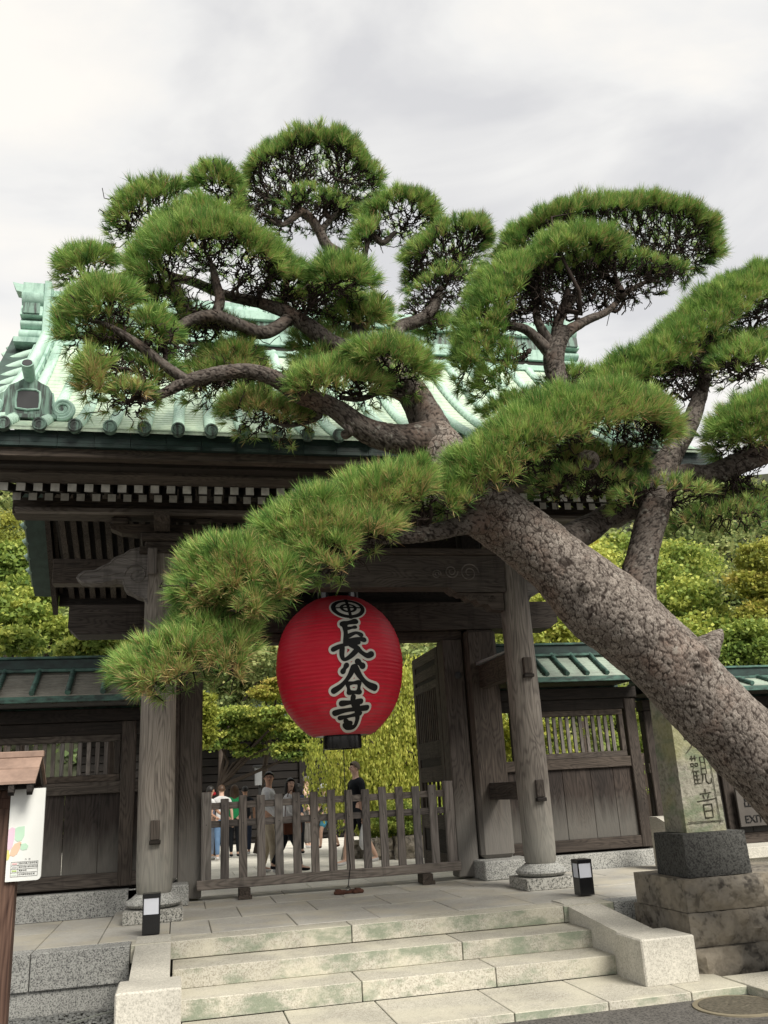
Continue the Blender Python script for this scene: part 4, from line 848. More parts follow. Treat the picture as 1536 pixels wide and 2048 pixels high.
# ============================================================ PINE TREE
PT = empty('pine_tree', (5.9, 6.9, -.5), 'old pine leaning across the gate with thick plated trunk and clipped pads', 'tree')
def spline(P, n):
    P = np.array(P, float); m_ = len(P); out_ = []
    for u in np.linspace(0, m_ - 1, n):
        i = min(int(u), m_ - 2); f_ = u - i; p0, p1, p2, p3 = P[max(i - 1, 0)], P[i], P[i + 1], P[min(i + 2, m_ - 1)]
        out_.append(.5 * ((2 * p1) + (-p0 + p2) * f_ + (2 * p0 - 5 * p1 + 4 * p2 - p3) * f_ ** 2 + (-p0 + 3 * p1 - 3 * p2 + p3) * f_ ** 3))
    return np.array(out_)
def px3(pts):                       # (px, py, Y, width px) -> world xyz + radius
    o_ = []
    for x, y, Y, wd in pts: p = at(x, y, Y); o_.append([*p, wd / 2 / F * depth(p)])
    return np.array(o_)
def limb(name, P, parent, sides, step, amp, cell, smooth=True, knots=()):
    Ln = np.linalg.norm(np.diff(P[:, :3], axis=0), axis=1).sum(); n = max(6, int(Ln / step)); Q = spline(P, n)
    pts, rad = Q[:, :3], Q[:, 3]; T = np.gradient(pts, axis=0); T /= np.linalg.norm(T, axis=1)[:, None]
    u = np.cross(T[0], [0.2, 1, .1]); V = np.zeros((n, sides, 3)); Cr = np.zeros((n, sides)); Ti = np.zeros((n, sides)); ang = np.arange(sides) * 2 * math.pi / sides
    s_ = np.concatenate([[0], np.cumsum(np.linalg.norm(np.diff(pts, axis=0), axis=1))])
    for i in range(n):
        u = u - T[i] * (u @ T[i]); u /= np.linalg.norm(u); b = np.cross(T[i], u); r = rad[i]
        for j in range(sides):
            d = u * math.cos(ang[j]) + b * math.sin(ang[j]); p = pts[i] + d * r
            wob = noise.noise((p[0] * 2.2, p[1] * 2.2, p[2] * 2.2)) * .10 * r + noise.noise((p[0] * 7, p[1] * 7, p[2] * 7)) * .035 * r
            w1 = np.array([noise.noise((p[0] * cell * .9, p[1] * cell * .9, p[2] * cell * .9)), noise.noise((p[0] * cell * .9 + 9, p[1] * cell * .9, p[2] * cell * .9)), noise.noise((p[0] * cell * 2.4, p[1] * cell * 2.4 + 5, p[2] * cell * 2.4)) * .5])
            q = (p + w1 * (.55 / cell)) * cell * .88; ds, cs = noise.voronoi(tuple(q)); e1 = ds[1] - ds[0]
            q2 = q * 2.3 + 7.7; d2, c2 = noise.voronoi(tuple(q2)); e2 = d2[1] - d2[0]; mid = noise.noise((p[0] * 5, p[1] * 5, p[2] * 5 + 3))
            k1 = min(1, e1 * 6.5); k2 = min(1, e2 * 4.5); k2 = k2 + (1 - k2) * max(0, min(1, .55 + mid * 1.6))
            c_ = max(0, min(1, min(k1, .25 + k2) * .34 + .0)); Cr[i, j] = c_
            h = cs[0]; h2 = c2[0]; Ti[i, j] = (math.sin(h[0] * 91.7 + h[1] * 37.1 + h[2] * 17.3) * .5 + .5) * .45 + .35 * (math.sin(h2[0] * 51.7 + h2[1] * 77.1) * .5 + .5) + .2 * (noise.noise((p[0] * 20, p[1] * 20, p[2] * 20)) + .5)
            V[i, j] = p + d * (wob + amp * (k1 ** .5 * .9 + k2 * .5 - .95) + amp * .5 * (Ti[i, j] - .5))
    for (kx, ky, kY, kr, kh) in knots:
        c = at(kx, ky, kY); dd = np.linalg.norm(V - c, axis=2) / kr; nrm = V - pts[:, None]; nrm /= np.linalg.norm(nrm, axis=2)[..., None]
        V += nrm * (kh * (np.exp(-((dd - .8) / .28) ** 2) - .8 * np.exp(-(dd / .45) ** 2)))[..., None]; Cr = np.where(dd < .45, Cr * .4, Cr)
    ii = np.arange(n - 1)[:, None] * sides; jj = np.arange(sides)[None]; k2 = (jj + 1) % sides
    Fc = np.stack([ii + jj, ii + k2, ii + sides + k2, ii + sides + jj], -1).reshape(-1, 4)
    o_ = raw_mesh(name, V.reshape(-1, 3), Fc, M['bark'] if name in ('trunk', 'knot', 'cut_stub') else M['shadedbark'], parent, tint=Ti.ravel(), extra={'crack': Cr.ravel()})
    if smooth: o_.data.polygons.foreach_set('use_smooth', [True] * len(Fc))
    return o_, Q
base = np.array([[6.15, 6.75, -.62, .62], [5.95, 6.78, -.2, .45], [5.55, 6.82, .45, .37]])
main = px3([(1535, 1530, 6.85, 160), (1405, 1402, 6.9, 154), (1300, 1292, 6.95, 156), (1200, 1205, 7.0, 154), (1105, 1122, 7.05, 128), (1030, 1058, 7.1, 124), (965, 1010, 7.15, 128), (915, 958, 7.2, 116), (880, 905, 7.25, 98), (858, 870, 7.3, 84)])
trunk, TQ = limb('trunk', np.vstack([base, main]), PT, 220, .0104, .010, 18, knots=((1172, 1168, 6.66, .085, .03), (1400, 1320, 6.62, .10, .025), (1150, 1240, 6.66, .05, .02)))
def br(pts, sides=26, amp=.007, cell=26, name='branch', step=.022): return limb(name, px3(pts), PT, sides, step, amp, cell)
B = [
 [(868, 885, 7.3, 90), (848, 830, 7.35, 68), (818, 775, 7.4, 58), (778, 730, 7.45, 50), (725, 705, 7.5, 44), (668, 690, 7.5, 38), (620, 655, 7.5, 33), (575, 625, 7.5, 28), (520, 605, 7.5, 23)],
 [(862, 880, 7.25, 86), (800, 878, 7.2, 64), (735, 862, 7.15, 52), (665, 815, 7.1, 40), (600, 790, 7.1, 36), (545, 755, 7.05, 32), (490, 742, 7.05, 29), (430, 748, 7.0, 28), (375, 762, 7.0, 24), (330, 785, 7.0, 18), (290, 800, 7.0, 10), (272, 798, 7.0, 4)],
 [(375, 762, 7.0, 22), (335, 735, 6.95, 20), (290, 700, 6.95, 20), (240, 665, 6.9, 15), (200, 645, 6.9, 8), (170, 640, 6.9, 4)],
 [(575, 640, 7.5, 26), (530, 665, 7.4, 26), (480, 650, 7.35, 23), (430, 632, 7.3, 24), (380, 640, 7.3, 20), (350, 660, 7.25, 15)],
 [(430, 632, 7.3, 20), (440, 600, 7.3, 20), (432, 565, 7.3, 16), (425, 530, 7.3, 12)],
 [(1108, 715, 7.5, 34), (1130, 668, 7.5, 24), (1175, 640, 7.5, 17), (1215, 622, 7.55, 14), (1260, 580, 7.6, 10), (1320, 550, 7.65, 7), (1350, 520, 7.65, 4)],
 [(1112, 700, 7.5, 26), (1118, 640, 7.5, 20), (1150, 590, 7.55, 15), (1165, 540, 7.6, 9)],
 [(1108, 700, 7.5, 24), (1075, 640, 7.5, 16), (1070, 580, 7.5, 10), (1050, 540, 7.5, 6)],
 [(640, 465, 8.1, 16), (660, 440, 8.1, 11), (690, 415, 8.1, 7)],
 [(600, 425, 8.1, 14), (565, 450, 8.0, 9), (540, 440, 8.0, 6)],
 [(1268, 1232, 7.0, 100), (1276, 1150, 7.0, 66), (1292, 1080, 7.02, 60), (1310, 1010, 7.05, 62), (1318, 955, 7.1, 58), (1345, 905, 7.15, 46), (1378, 850, 7.2, 36), (1400, 790, 7.3, 28), (1412, 740, 7.35, 22), (1425, 690, 7.4, 16)],
 [(1318, 985, 7.05, 52), (1365, 950, 7.0, 42), (1415, 950, 6.95, 42), (1470, 930, 6.9, 42), (1530, 905, 6.85, 44), (1620, 870, 6.8, 36)],
 [(1300, 1000, 7.1, 56), (1255, 965, 7.15, 48), (1215, 930, 7.2, 48), (1165, 880, 7.3, 44), (1130, 810, 7.4, 42), (1112, 750, 7.5, 42), (1108, 705, 7.5, 40), (1130, 660, 7.5, 26)],
 [(1112, 720, 7.5, 30), (1060, 665, 7.5, 20), (1020, 650, 7.5, 15), (980, 640, 7.45, 11)],
 [(1130, 1085, 7.2, 60), (1180, 1055, 7.3, 52), (1220, 1030, 7.3, 46), (1290, 1010, 7.2, 46)],
 [(960, 1040, 7.0, 62), (925, 1050, 6.95, 42), (880, 1062, 6.9, 34), (830, 1070, 6.85, 31), (785, 1074, 6.8, 28), (735, 1078, 6.75, 20), (700, 1078, 6.7, 20), (670, 1078, 6.65, 18), (640, 1095, 6.6, 18), (600, 1120, 6.6, 15), (540, 1150, 6.55, 12), (450, 1190, 6.5, 10)],
 [(775, 1075, 6.8, 24), (735, 1088, 6.8, 20), (710, 1100, 6.8, 20), (680, 1125, 6.78, 19), (645, 1147, 6.76, 17), (600, 1163, 6.75, 14), (570, 1178, 6.75, 10), (520, 1195, 6.7, 9)],
 [(800, 1072, 6.85, 24), (772, 1062, 6.83, 18), (758, 1052, 6.8, 10)],
 [(818, 775, 7.4, 50), (800, 730, 7.6, 40), (790, 690, 7.8, 34), (800, 655, 7.9, 28), (840, 640, 7.9, 26), (870, 610, 7.9, 22), (880, 575, 7.9, 14)],
 [(725, 705, 7.6, 36), (715, 640, 7.8, 28), (710, 580, 8.0, 24), (690, 520, 8.1, 22), (655, 492, 8.1, 22), (640, 465, 8.1, 20), (620, 435, 8.1, 18), (592, 412, 8.1, 8)],
 [(700, 560, 8.0, 14), (725, 520, 8.0, 12), (733, 492, 8.0, 11), (738, 468, 8.0, 10), (755, 480, 8.0, 12), (768, 485, 8.0, 11), (790, 465, 8.0, 9)],
 [(520, 605, 7.6, 24), (450, 590, 7.8, 20), (390, 565, 7.9, 18), (330, 545, 8.0, 14), (300, 500, 8.0, 12), (285, 470, 8.0, 10)],
 [(300, 530, 8.0, 12), (240, 550, 8.0, 10), (180, 555, 7.9, 9)],
 [(835, 810, 7.4, 30), (790, 790, 7.3, 14), (760, 785, 7.2, 12), (720, 798, 7.15, 11), (680, 795, 7.1, 10)],
 [(690, 870, 7.2, 20), (700, 862, 7.1, 20), (690, 850, 7.1, 12)],
 [(600, 790, 7.15, 20), (640, 830, 7.3, 12), (580, 850, 7.4, 10), (540, 840, 7.4, 8)],
]
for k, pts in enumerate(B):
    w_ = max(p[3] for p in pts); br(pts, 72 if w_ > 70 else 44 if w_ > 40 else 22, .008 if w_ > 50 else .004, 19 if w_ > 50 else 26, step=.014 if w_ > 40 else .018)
# knot burl on the trunk
kb_c = at(1412, 1298, 6.80); kp = np.array([[*(kb_c + np.array([-.12, .04, -.12])), .13], [*kb_c, .12], [*(kb_c + np.array([.06, -.02, .06])), .085], [*(kb_c + np.array([.13, -.02, .12])), .05], [*(kb_c + np.array([.17, -.02, .16])), .012]])
limb('knot', kp, PT, 30, .012, .012, 24)
ck = at(1180, 920, 6.75); limb('cut_stub', np.array([[*(ck + np.array([.1, .3, .12])), .10], [*(ck + np.array([.03, .1, .03])), .085], [*ck, .08], [*(ck + np.array([-.005, -.01, -.01])), .01]]), PT, 24, .02, .006, 30)
# ---------------- needle pads
def needles(tp, tn, name, length=.135, per=44, dead=.1, parent=PT, width=.0040, low=None):
    n = len(tp); tot = n * per; P = np.repeat(tp, per, 0); Nn = np.repeat(tn, per, 0)
    r = rng.normal(size=(tot, 3)); r /= np.linalg.norm(r, axis=1)[:, None]
    spread = rng.uniform(.18, 1.0, (tot, 1)); D = Nn + r * spread; D /= np.linalg.norm(D, axis=1)[:, None]
    ln = length * rng.uniform(.65, 1.15, (tot, 1)) * np.repeat(rng.uniform(.8, 1.15, (n, 1)), per, 0)
    st = P - Nn * rng.uniform(0, .05, (tot, 1)); D2 = D + np.array([0, 0, -.10]) * (1 - D[:, 2:3]) * .6
    mid = st + D * ln * .5; end = st + D * ln * .5 + D2 * ln * .5
    sd_ = np.cross(D, rng.normal(size=(tot, 3))); sd_ /= np.linalg.norm(sd_, axis=1)[:, None] + 1e-9; sd_ *= width / 2
    V = np.stack([st - sd_ * .8, st + sd_ * .8, mid + sd_, mid - sd_, end], 1).reshape(-1, 3)
    b = np.arange(tot)[:, None] * 5; Fc = np.concatenate([b + np.array([[0, 1, 2]]), b + np.array([[0, 2, 3]]), b + np.array([[3, 2, 4]])])
    tt = np.repeat(rng.uniform(.08, .70, n), per) + rng.uniform(-.17, .17, tot)
    lowf = np.repeat(low if low is not None else np.zeros(n), per)
    deadm = rng.random(tot) < (dead * .25 + .55 * dead * lowf * 3.0); tt = np.where(deadm, rng.uniform(.84, 1.0, tot), np.clip(tt, .02, .78))
    return raw_mesh(name, V, Fc, M['needle'], parent, tint=np.repeat(tt, 5))
def twigs(hub, targets, name, r0, parent=PT):
    mb = MB()
    def seg(a, b, ra, rb, wig):
        n = 6; t = np.linspace(0, 1, n); P = a + (b - a) * t[:, None]; L_ = np.linalg.norm(b - a); w_ = np.sin(np.pi * t)[:, None]
        P = P + w_ * (rng.normal(size=(1, 3)) * wig * L_) + np.sin(2 * np.pi * t)[:, None] * rng.normal(size=(1, 3)) * wig * L_ * .7; P[1:-1] += rng.normal(size=(n - 2, 3)) * wig * L_ * .22
        mb.tube(P, np.linspace(ra, rb, n), 5 if ra > .012 else 4, cap=False)
    def grow(a, T, r, d):
        if len(T) == 1: seg(a, T[0], max(r, .006), .004, .16); return
        c = T.mean(0); f_ = .30 if d else .10; b = a + (c - a) * f_ + rng.normal(size=3) * .06 * np.linalg.norm(c - a)
        rb = max(.0055, r * .92); seg(a, b, r, rb, .14)
        q = T - c; u, s_, vt = np.linalg.svd(q, full_matrices=False); k = q @ vt[0]; m_ = k > np.median(k) if len(T) > 2 else k > 0
        if m_.all() or not m_.any(): m_ = np.arange(len(T)) % 2 == 0
        for g in (T[m_], T[~m_]): grow(b, g, max(.0055, rb * (len(g) / len(T)) ** .42), d + 1)
    grow(hub, targets, r0, 0)
    if mb.v: return mb.build(name, M['twig'], parent, smooth='all')
def pad(con, Y, hubs, h=.30, dp=.42, back=.55, length=.14, dens=1.0, twig=1.0, dead=.12, per=44, tr=.024, thin=0, frontmax=80):
    # con: crest contour in pixels; the pad is a clipped dome whose front hangs over towards the viewer
    P = np.array([[*at(c[0], c[1] + (36 if Y > 7.6 else 28), Y + (c[2] if len(c) > 2 else 0))] for c in con]); cen_ = P.mean(0); P = cen_ + (P - cen_) * (1 - length * .45 / max(.3, np.ptp(P[:, 0]) / 2)); h = h * (1.25 if Y > 7.6 else 1.45); n = max(8, int(np.linalg.norm(np.diff(P, axis=0), axis=1).sum() / .046)); Q = spline(P, n); T = np.gradient(Q, axis=0); T /= np.linalg.norm(T, axis=1)[:, None]
    tp, tn, lo = [], [], []
    for i in range(n):
        e_ = math.sin(math.pi * (i + .5) / n) ** .45; hh, dd = h * (.35 + .65 * e_), dp * (.35 + .65 * e_)
        yv = np.array([0, 1, 0.]); up = np.array([0, 0, 1.]); up = up - T[i] * (up @ T[i]) * .85; up /= np.linalg.norm(up)
        for sgn, amax in ((-1, R_(frontmax)), (1, R_(90))):
            D_ = dd if sgn < 0 else dd * 1.15; m_ = max(2, int((hh + D_) * .8 / .049 * dens * (1 if sgn < 0 else back * .55)))
            for k in range(m_):
                a = amax * (k + rng.random()) / m_; o_ = yv * sgn * D_ * math.sin(a) - up * hh * (1 - math.cos(a)); nn = up * (math.cos(a) * D_ + .12) + yv * sgn * math.sin(a) * hh * 1.15
                if i < 4: nn = nn - T[i] * .5 * (4 - i) / 4 * .5
                if i > n - 5: nn = nn + T[i] * .5 * (i - n + 5) / 4 * .5
                nn /= np.linalg.norm(nn); p = Q[i] + o_ + rng.normal(size=3) * .028; lump = noise.noise(tuple(p * 3.1)) * .075 + noise.noise(tuple(p * 7.0)) * .04
                if noise.noise(tuple(p * 6.0 + np.array([4, 4, 4]))) < -.46 and k > 1: continue
                tp.append(p + nn * lump); tn.append(nn); lo.append((a / amax) ** 3 if sgn < 0 else .2)
    tp, tn, lo = np.array(tp) - np.array(tn) * .5 * length * .6, np.array(tn), np.array(lo)
    needles(tp, tn, 'needle_pad', length, per, dead, low=lo)
    hp = [np.array(at(*hb)) for hb in hubs]; sel = rng.choice(len(tp), max(12, min(len(tp), int(len(tp) / 2.6 * twig))), replace=False); TT = tp[sel] - tn[sel] * .03
    near = np.array([np.argmin([np.linalg.norm((t - q) * np.array([1, 1, .6])) for q in hp]) for t in TT])
    sel2 = rng.random(len(TT)) < .95; ex = TT[sel2]; fx = rng.uniform(.25, .85, (len(ex), 1)); ex = ex * (1 - fx) + np.array(hp)[near[sel2]] * fx + rng.normal(size=ex.shape) * np.array([.11, .11, .05]); TT = np.vstack([TT, ex]); near = np.concatenate([near, near[sel2]])
    for k, q in enumerate(hp):
        if (near == k).sum() > 1: twigs(q, TT[near == k], 'twigs', tr)
PADS = [
 # top crown
 dict(con=[(472, 345, .1), (495, 295), (545, 268), (610, 256), (665, 262), (715, 285), (745, 325), (775, 385, .1)], Y=8.2, hubs=[(600, 420, 8.1), (560, 448, 8.0), (660, 440, 8.1)], h=.24, dp=.55, back=1.0, twig=2.6, tr=.034, length=.12),
 dict(con=[(478, 345), (485, 395), (500, 440)], Y=8.0, hubs=[(560, 440, 8.1)], h=.18, dp=.35, twig=1.6, length=.12),
 dict(con=[(700, 400), (735, 375), (790, 358), (840, 368), (870, 395), (880, 420)], Y=8.0, hubs=[(760, 478, 8.0), (800, 460, 8.0)], h=.22, dp=.40, length=.12, twig=1.4),
 dict(con=[(695, 470), (705, 430), (745, 405)], Y=7.9, hubs=[(755, 478, 8.0)], h=.16, dp=.30, length=.12),
 dict(con=[(790, 490), (820, 455), (865, 432), (920, 428), (960, 440), (985, 470)], Y=8.0, hubs=[(850, 630, 7.9), (890, 560, 7.9), (850, 560, 7.9)], h=.18, dp=.50, back=1.0, twig=3.4, length=.12, tr=.034),
 # upper left
 dict(con=[(205, 430), (220, 390), (262, 362), (315, 350), (370, 345)], Y=8.1, hubs=[(290, 470, 8.0), (260, 460, 8.0)], h=.26, dp=.45, length=.125, twig=1.6),
 dict(con=[(362, 350), (385, 320), (430, 308), (475, 315), (498, 345)], Y=7.9, hubs=[(440, 420, 7.9)], h=.22, dp=.36, length=.12, twig=1.6),
 dict(con=[(275, 440), (300, 408), (350, 388), (405, 382), (455, 392), (490, 420)], Y=7.75, hubs=[(400, 520, 7.8)], h=.25, dp=.4, length=.13),
 dict(con=[(240, 530), (258, 480), (300, 445), (370, 425), (450, 425), (520, 445), (565, 475), (600, 520)], Y=7.3, hubs=[(425, 540, 7.3), (470, 600, 7.3), (520, 600, 7.4), (350, 590, 7.3)], h=.32, dp=.48, length=.145, twig=1.7, tr=.024),
 dict(con=[(590, 530), (625, 500), (680, 492), (730, 505), (765, 545)], Y=7.3, hubs=[(610, 640, 7.4), (560, 620, 7.4)], h=.30, dp=.42, length=.14, twig=1.6),
 dict(con=[(520, 520), (570, 500), (630, 520)], Y=7.5, hubs=[(570, 620, 7.5)], h=.25, dp=.4, length=.13, twig=1.4),
 dict(con=[(98, 520), (118, 485), (160, 468), (210, 468), (248, 492)], Y=7.8, hubs=[(180, 555, 7.9)], h=.24, dp=.36, length=.13, twig=1.4),
 dict(con=[(100, 650), (112, 600), (150, 565), (205, 545), (255, 540), (300, 565)], Y=7.0, hubs=[(250, 675, 6.95), (200, 645, 6.9)], h=.32, dp=.42, length=.145, twig=1.4, tr=.02),
 dict(con=[(290, 590), (330, 610), (370, 650)], Y=7.1, hubs=[(330, 720, 7.0)], h=.25, dp=.3, length=.13, twig=1.8),
 dict(con=[(140, 740), (150, 705), (190, 690), (240, 700)], Y=6.95, hubs=[(275, 795, 7.0), (250, 740, 6.95)], h=.26, dp=.34, length=.135, dead=.35, twig=2.2),
 dict(con=[(245, 690), (290, 690), (340, 700), (370, 720)], Y=7.2, hubs=[(310, 790, 7.0)], h=.2, dp=.3, length=.12, dead=.2, twig=2.2, dens=.6),
 dict(con=[(385, 665), (440, 655), (500, 665), (545, 700)], Y=7.7, hubs=[(500, 720, 7.5)], h=.24, dp=.35, length=.13, dead=.25),
 dict(con=[(640, 600), (700, 570), (760, 570), (795, 610)], Y=7.8, hubs=[(715, 640, 7.8)], h=.28, dp=.36, length=.13, dead=.2, twig=1.5),
 dict(con=[(420, 790), (460, 760), (520, 755), (590, 780), (640, 800)], Y=7.5, hubs=[(580, 845, 7.4)], h=.24, dp=.34, length=.13, dead=.3, twig=1.4),
 dict(con=[(548, 745), (590, 712), (650, 700), (720, 705), (790, 740)], Y=7.1, hubs=[(720, 795, 7.15)], h=.26, dp=.36, length=.135, dead=.2),
 dict(con=[(560, 655), (620, 630), (690, 640), (730, 670)], Y=7.9, hubs=[(640, 700, 7.7)], h=.22, dp=.34, length=.13, dead=.2, dens=.8),
 dict(con=[(330, 720), (390, 690), (460, 690), (530, 710)], Y=7.8, hubs=[(450, 760, 7.5)], h=.2, dp=.3, length=.13, dead=.25, dens=.8),
 dict(con=[(820, 640), (860, 600), (905, 600)], Y=8.2, hubs=[(850, 640, 7.9)], h=.2, dp=.3, length=.12, dens=.7, twig=1.6),
 dict(con=[(672, 690), (705, 662), (760, 652), (815, 660), (860, 690), (885, 730)], Y=6.95, hubs=[(780, 785, 7.25)], h=.26, dp=.38, length=.14, dead=.16),
 dict(con=[(150, 650), (220, 625), (300, 640)], Y=7.25, hubs=[(240, 690, 6.95), (290, 700, 6.95)], h=.2, dp=.35, length=.125, twig=3.0, dens=.5, dead=.25),
 dict(con=[(300, 640), (370, 605), (450, 600), (530, 630)], Y=7.9, hubs=[(430, 650, 7.4), (500, 660, 7.4), (360, 660, 7.3)], h=.26, dp=.4, length=.13, twig=2.5, dens=.75, dead=.2),
 dict(con=[(540, 560), (610, 540), (690, 545), (750, 590)], Y=7.95, hubs=[(600, 650, 7.6), (710, 620, 7.8)], h=.26, dp=.4, length=.13, twig=2.5, dens=.8, dead=.2),
 dict(con=[(350, 740), (420, 700), (500, 700), (570, 730)], Y=7.7, hubs=[(420, 765, 7.2), (520, 760, 7.2)], h=.2, dp=.35, length=.13, twig=2.6, dens=.7, dead=.3),
 dict(con=[(560, 700), (620, 670), (700, 670), (760, 700)], Y=7.75, hubs=[(650, 720, 7.6), (740, 720, 7.6)], h=.24, dp=.35, length=.13, twig=2, dens=.8, dead=.2),
 dict(con=[(250, 560), (310, 545), (370, 570), (400, 620)], Y=7.6, hubs=[(400, 630, 7.4)], h=.2, dp=.35, length=.125, twig=3.0, dens=.5, dead=.2),
 dict(con=[(180, 760), (230, 735), (290, 740), (330, 765)], Y=7.0, hubs=[(285, 798, 7.0), (320, 785, 7.0)], h=.14, dp=.3, length=.11, twig=3.0, dens=.5, dead=.4),
 dict(con=[(1000, 800), (1060, 760), (1130, 745), (1190, 770)], Y=7.9, hubs=[(1115, 800, 7.6)], h=.26, dp=.35, length=.125, twig=2.0, dens=.9),
 dict(con=[(1060, 730), (1120, 700), (1180, 710), (1220, 740)], Y=7.75, hubs=[(1120, 780, 7.5)], h=.2, dp=.3, length=.12, twig=2.5, dens=.6),
 dict(con=[(950, 580), (1030, 530), (1140, 500), (1260, 495), (1370, 520)], Y=7.6, hubs=[(1112, 690, 7.5), (1150, 650, 7.5), (1075, 640, 7.5), (1215, 622, 7.55)], h=.14, dp=.42, length=.10, twig=3.0, dens=.5, tr=.03, back=1.4),
 dict(con=[(530, 400), (590, 365), (660, 365), (720, 400)], Y=8.1, hubs=[(595, 415, 8.1), (640, 455, 8.1), (680, 425, 8.1)], h=.12, dp=.4, length=.09, twig=3.0, dens=.5, tr=.028, back=1.4),
 dict(con=[(800, 560), (850, 520), (910, 510), (960, 530)], Y=7.95, hubs=[(865, 610, 7.9), (850, 640, 7.9)], h=.12, dp=.35, length=.09, twig=3.0, dens=.5, tr=.028, back=1.4),
 dict(con=[(1180, 760), (1240, 730), (1320, 700), (1420, 660), (1520, 640)], Y=7.5, hubs=[(1400, 790, 7.3), (1420, 700, 7.4), (1500, 720, 7.4)], h=.14, dp=.4, length=.11, twig=3.0, dens=.45, tr=.026),
 # right crowns
 dict(con=[(975, 480, .3), (1010, 435, .3), (1060, 410, .2), (1130, 395), (1210, 388), (1290, 390), (1360, 405), (1410, 440), (1435, 490)], Y=7.7, hubs=[(1110, 700, 7.5), (1150, 655, 7.5), (1240, 600, 7.55), (1300, 560, 7.6), (1118, 640, 7.5), (1072, 600, 7.5)], h=.28, dp=.60, back=1.0, length=.14, twig=3.2, tr=.05),
 dict(con=[(1010, 510), (1060, 465), (1120, 445), (1190, 440), (1250, 455)], Y=7.35, hubs=[(1110, 680, 7.5), (1180, 600, 7.5)], h=.26, dp=.40, length=.14, twig=1.8, tr=.022),
 dict(con=[(905, 715), (905, 660), (920, 600), (945, 550), (985, 500), (1040, 470)], Y=7.3, hubs=[(1060, 665, 7.5), (1020, 650, 7.5)], h=.32, dp=.40, length=.14, twig=1.8, tr=.02),
 dict(con=[(930, 760), (960, 700), (990, 640)], Y=7.5, hubs=[(1060, 700, 7.5)], h=.26, dp=.34, length=.13, twig=1.6, dens=.6),
 dict(con=[(945, 790), (990, 760), (1040, 750), (1090, 770)], Y=7.9, hubs=[(1110, 800, 7.5)], h=.22, dp=.30, length=.12, dens=.7),
 dict(con=[(1155, 745), (1210, 705), (1275, 665), (1335, 620), (1385, 575), (1440, 540), (1500, 515), (1560, 505), (1640, 520)], Y=7.4, hubs=[(1400, 790, 7.3), (1425, 700, 7.4), (1500, 690, 7.4), (1300, 760, 7.4)], h=.34, dp=.48, length=.145, twig=1.6, tr=.026),
 dict(con=[(1300, 700), (1370, 660), (1450, 640), (1540, 640)], Y=7.8, hubs=[(1412, 750, 7.35), (1480, 740, 7.5)], h=.2, dp=.4, length=.12, twig=2.4, dens=.5),
 dict(con=[(885, 960), (885, 905), (925, 862), (985, 815), (1050, 785), (1120, 760), (1200, 748), (1280, 755), (1335, 790), (1360, 840)], Y=6.7, hubs=[(1130, 920, 7.2), (1215, 930, 7.2), (1040, 950, 7.1), (1290, 900, 7.1)], h=.40, dp=.48, length=.155, twig=1.2, dead=.22, per=50, tr=.024),
 dict(con=[(1408, 850), (1430, 805), (1480, 765), (1540, 745), (1620, 745)], Y=6.7, hubs=[(1500, 915, 6.9), (1560, 900, 6.9)], h=.38, dp=.44, length=.155, twig=1.2, dead=.22, per=50),
 dict(con=[(1400, 960), (1450, 950), (1520, 960), (1600, 960)], Y=7.5, hubs=[(1330, 1010, 7.1), (1470, 940, 7.0)], h=.2, dp=.4, length=.12, twig=3.0, dens=.4, dead=.2),
 dict(con=[(1060, 880), (1120, 870), (1200, 880), (1290, 890)], Y=7.3, hubs=[(1200, 930, 7.2), (1110, 960, 7.2)], h=.2, dp=.4, length=.12, twig=3.0, dens=.5, dead=.3),
 dict(con=[(1210, 960), (1280, 930), (1360, 925), (1420, 950)], Y=6.85, hubs=[(1330, 1010, 7.1), (1250, 1000, 7.1)], h=.14, dp=.3, length=.11, twig=3.0, dens=.17, dead=.3),
 dict(con=[(1340, 1010), (1410, 985), (1480, 980), (1560, 1000)], Y=7.0, hubs=[(1470, 935, 6.95), (1560, 900, 6.9)], h=.12, dp=.3, length=.11, twig=3.0, dens=.17, dead=.3),
 dict(con=[(1060, 930), (1130, 905), (1200, 905), (1270, 930)], Y=7.0, hubs=[(1180, 990, 7.2), (1110, 990, 7.2)], h=.14, dp=.3, length=.11, twig=3.0, dens=.22, dead=.3),
 dict(con=[(1400, 700), (1470, 670), (1560, 660)], Y=7.1, hubs=[(1480, 760, 7.2)], h=.2, dp=.35, length=.13, twig=2.5, dens=.6),
 # hanging front cascade
 dict(con=[(625, 985), (665, 945), (720, 918), (790, 903), (850, 905), (885, 935)], Y=6.7, hubs=[(790, 1072, 6.8), (850, 1060, 6.85)], h=.34, dp=.42, length=.145, dead=.25, per=50),
 dict(con=[(480, 1060), (520, 1010), (580, 975), (640, 955), (700, 960)], Y=6.6, hubs=[(670, 1078, 6.65), (640, 1100, 6.6)], h=.36, dp=.42, length=.145, dead=.25, per=50),
 dict(con=[(560, 1060), (620, 1040), (690, 1020), (730, 1030)], Y=6.4, hubs=[(670, 1078, 6.65)], h=.28, dp=.32, length=.14, dead=.25),
 dict(con=[(318, 1175), (345, 1110), (395, 1070), (450, 1045), (510, 1040), (570, 1060)], Y=6.55, hubs=[(540, 1150, 6.55), (450, 1190, 6.5)], h=.38, dp=.44, length=.145, dead=.3, per=50),
 dict(con=[(430, 1160), (480, 1130), (530, 1140), (565, 1170)], Y=6.4, hubs=[(560, 1175, 6.7)], h=.26, dp=.34, length=.14, dead=.3),
 dict(con=[(300, 1265), (350, 1215), (420, 1185), (500, 1190)], Y=6.6, hubs=[(450, 1200, 6.5)], h=.34, dp=.4, length=.145, dead=.3),
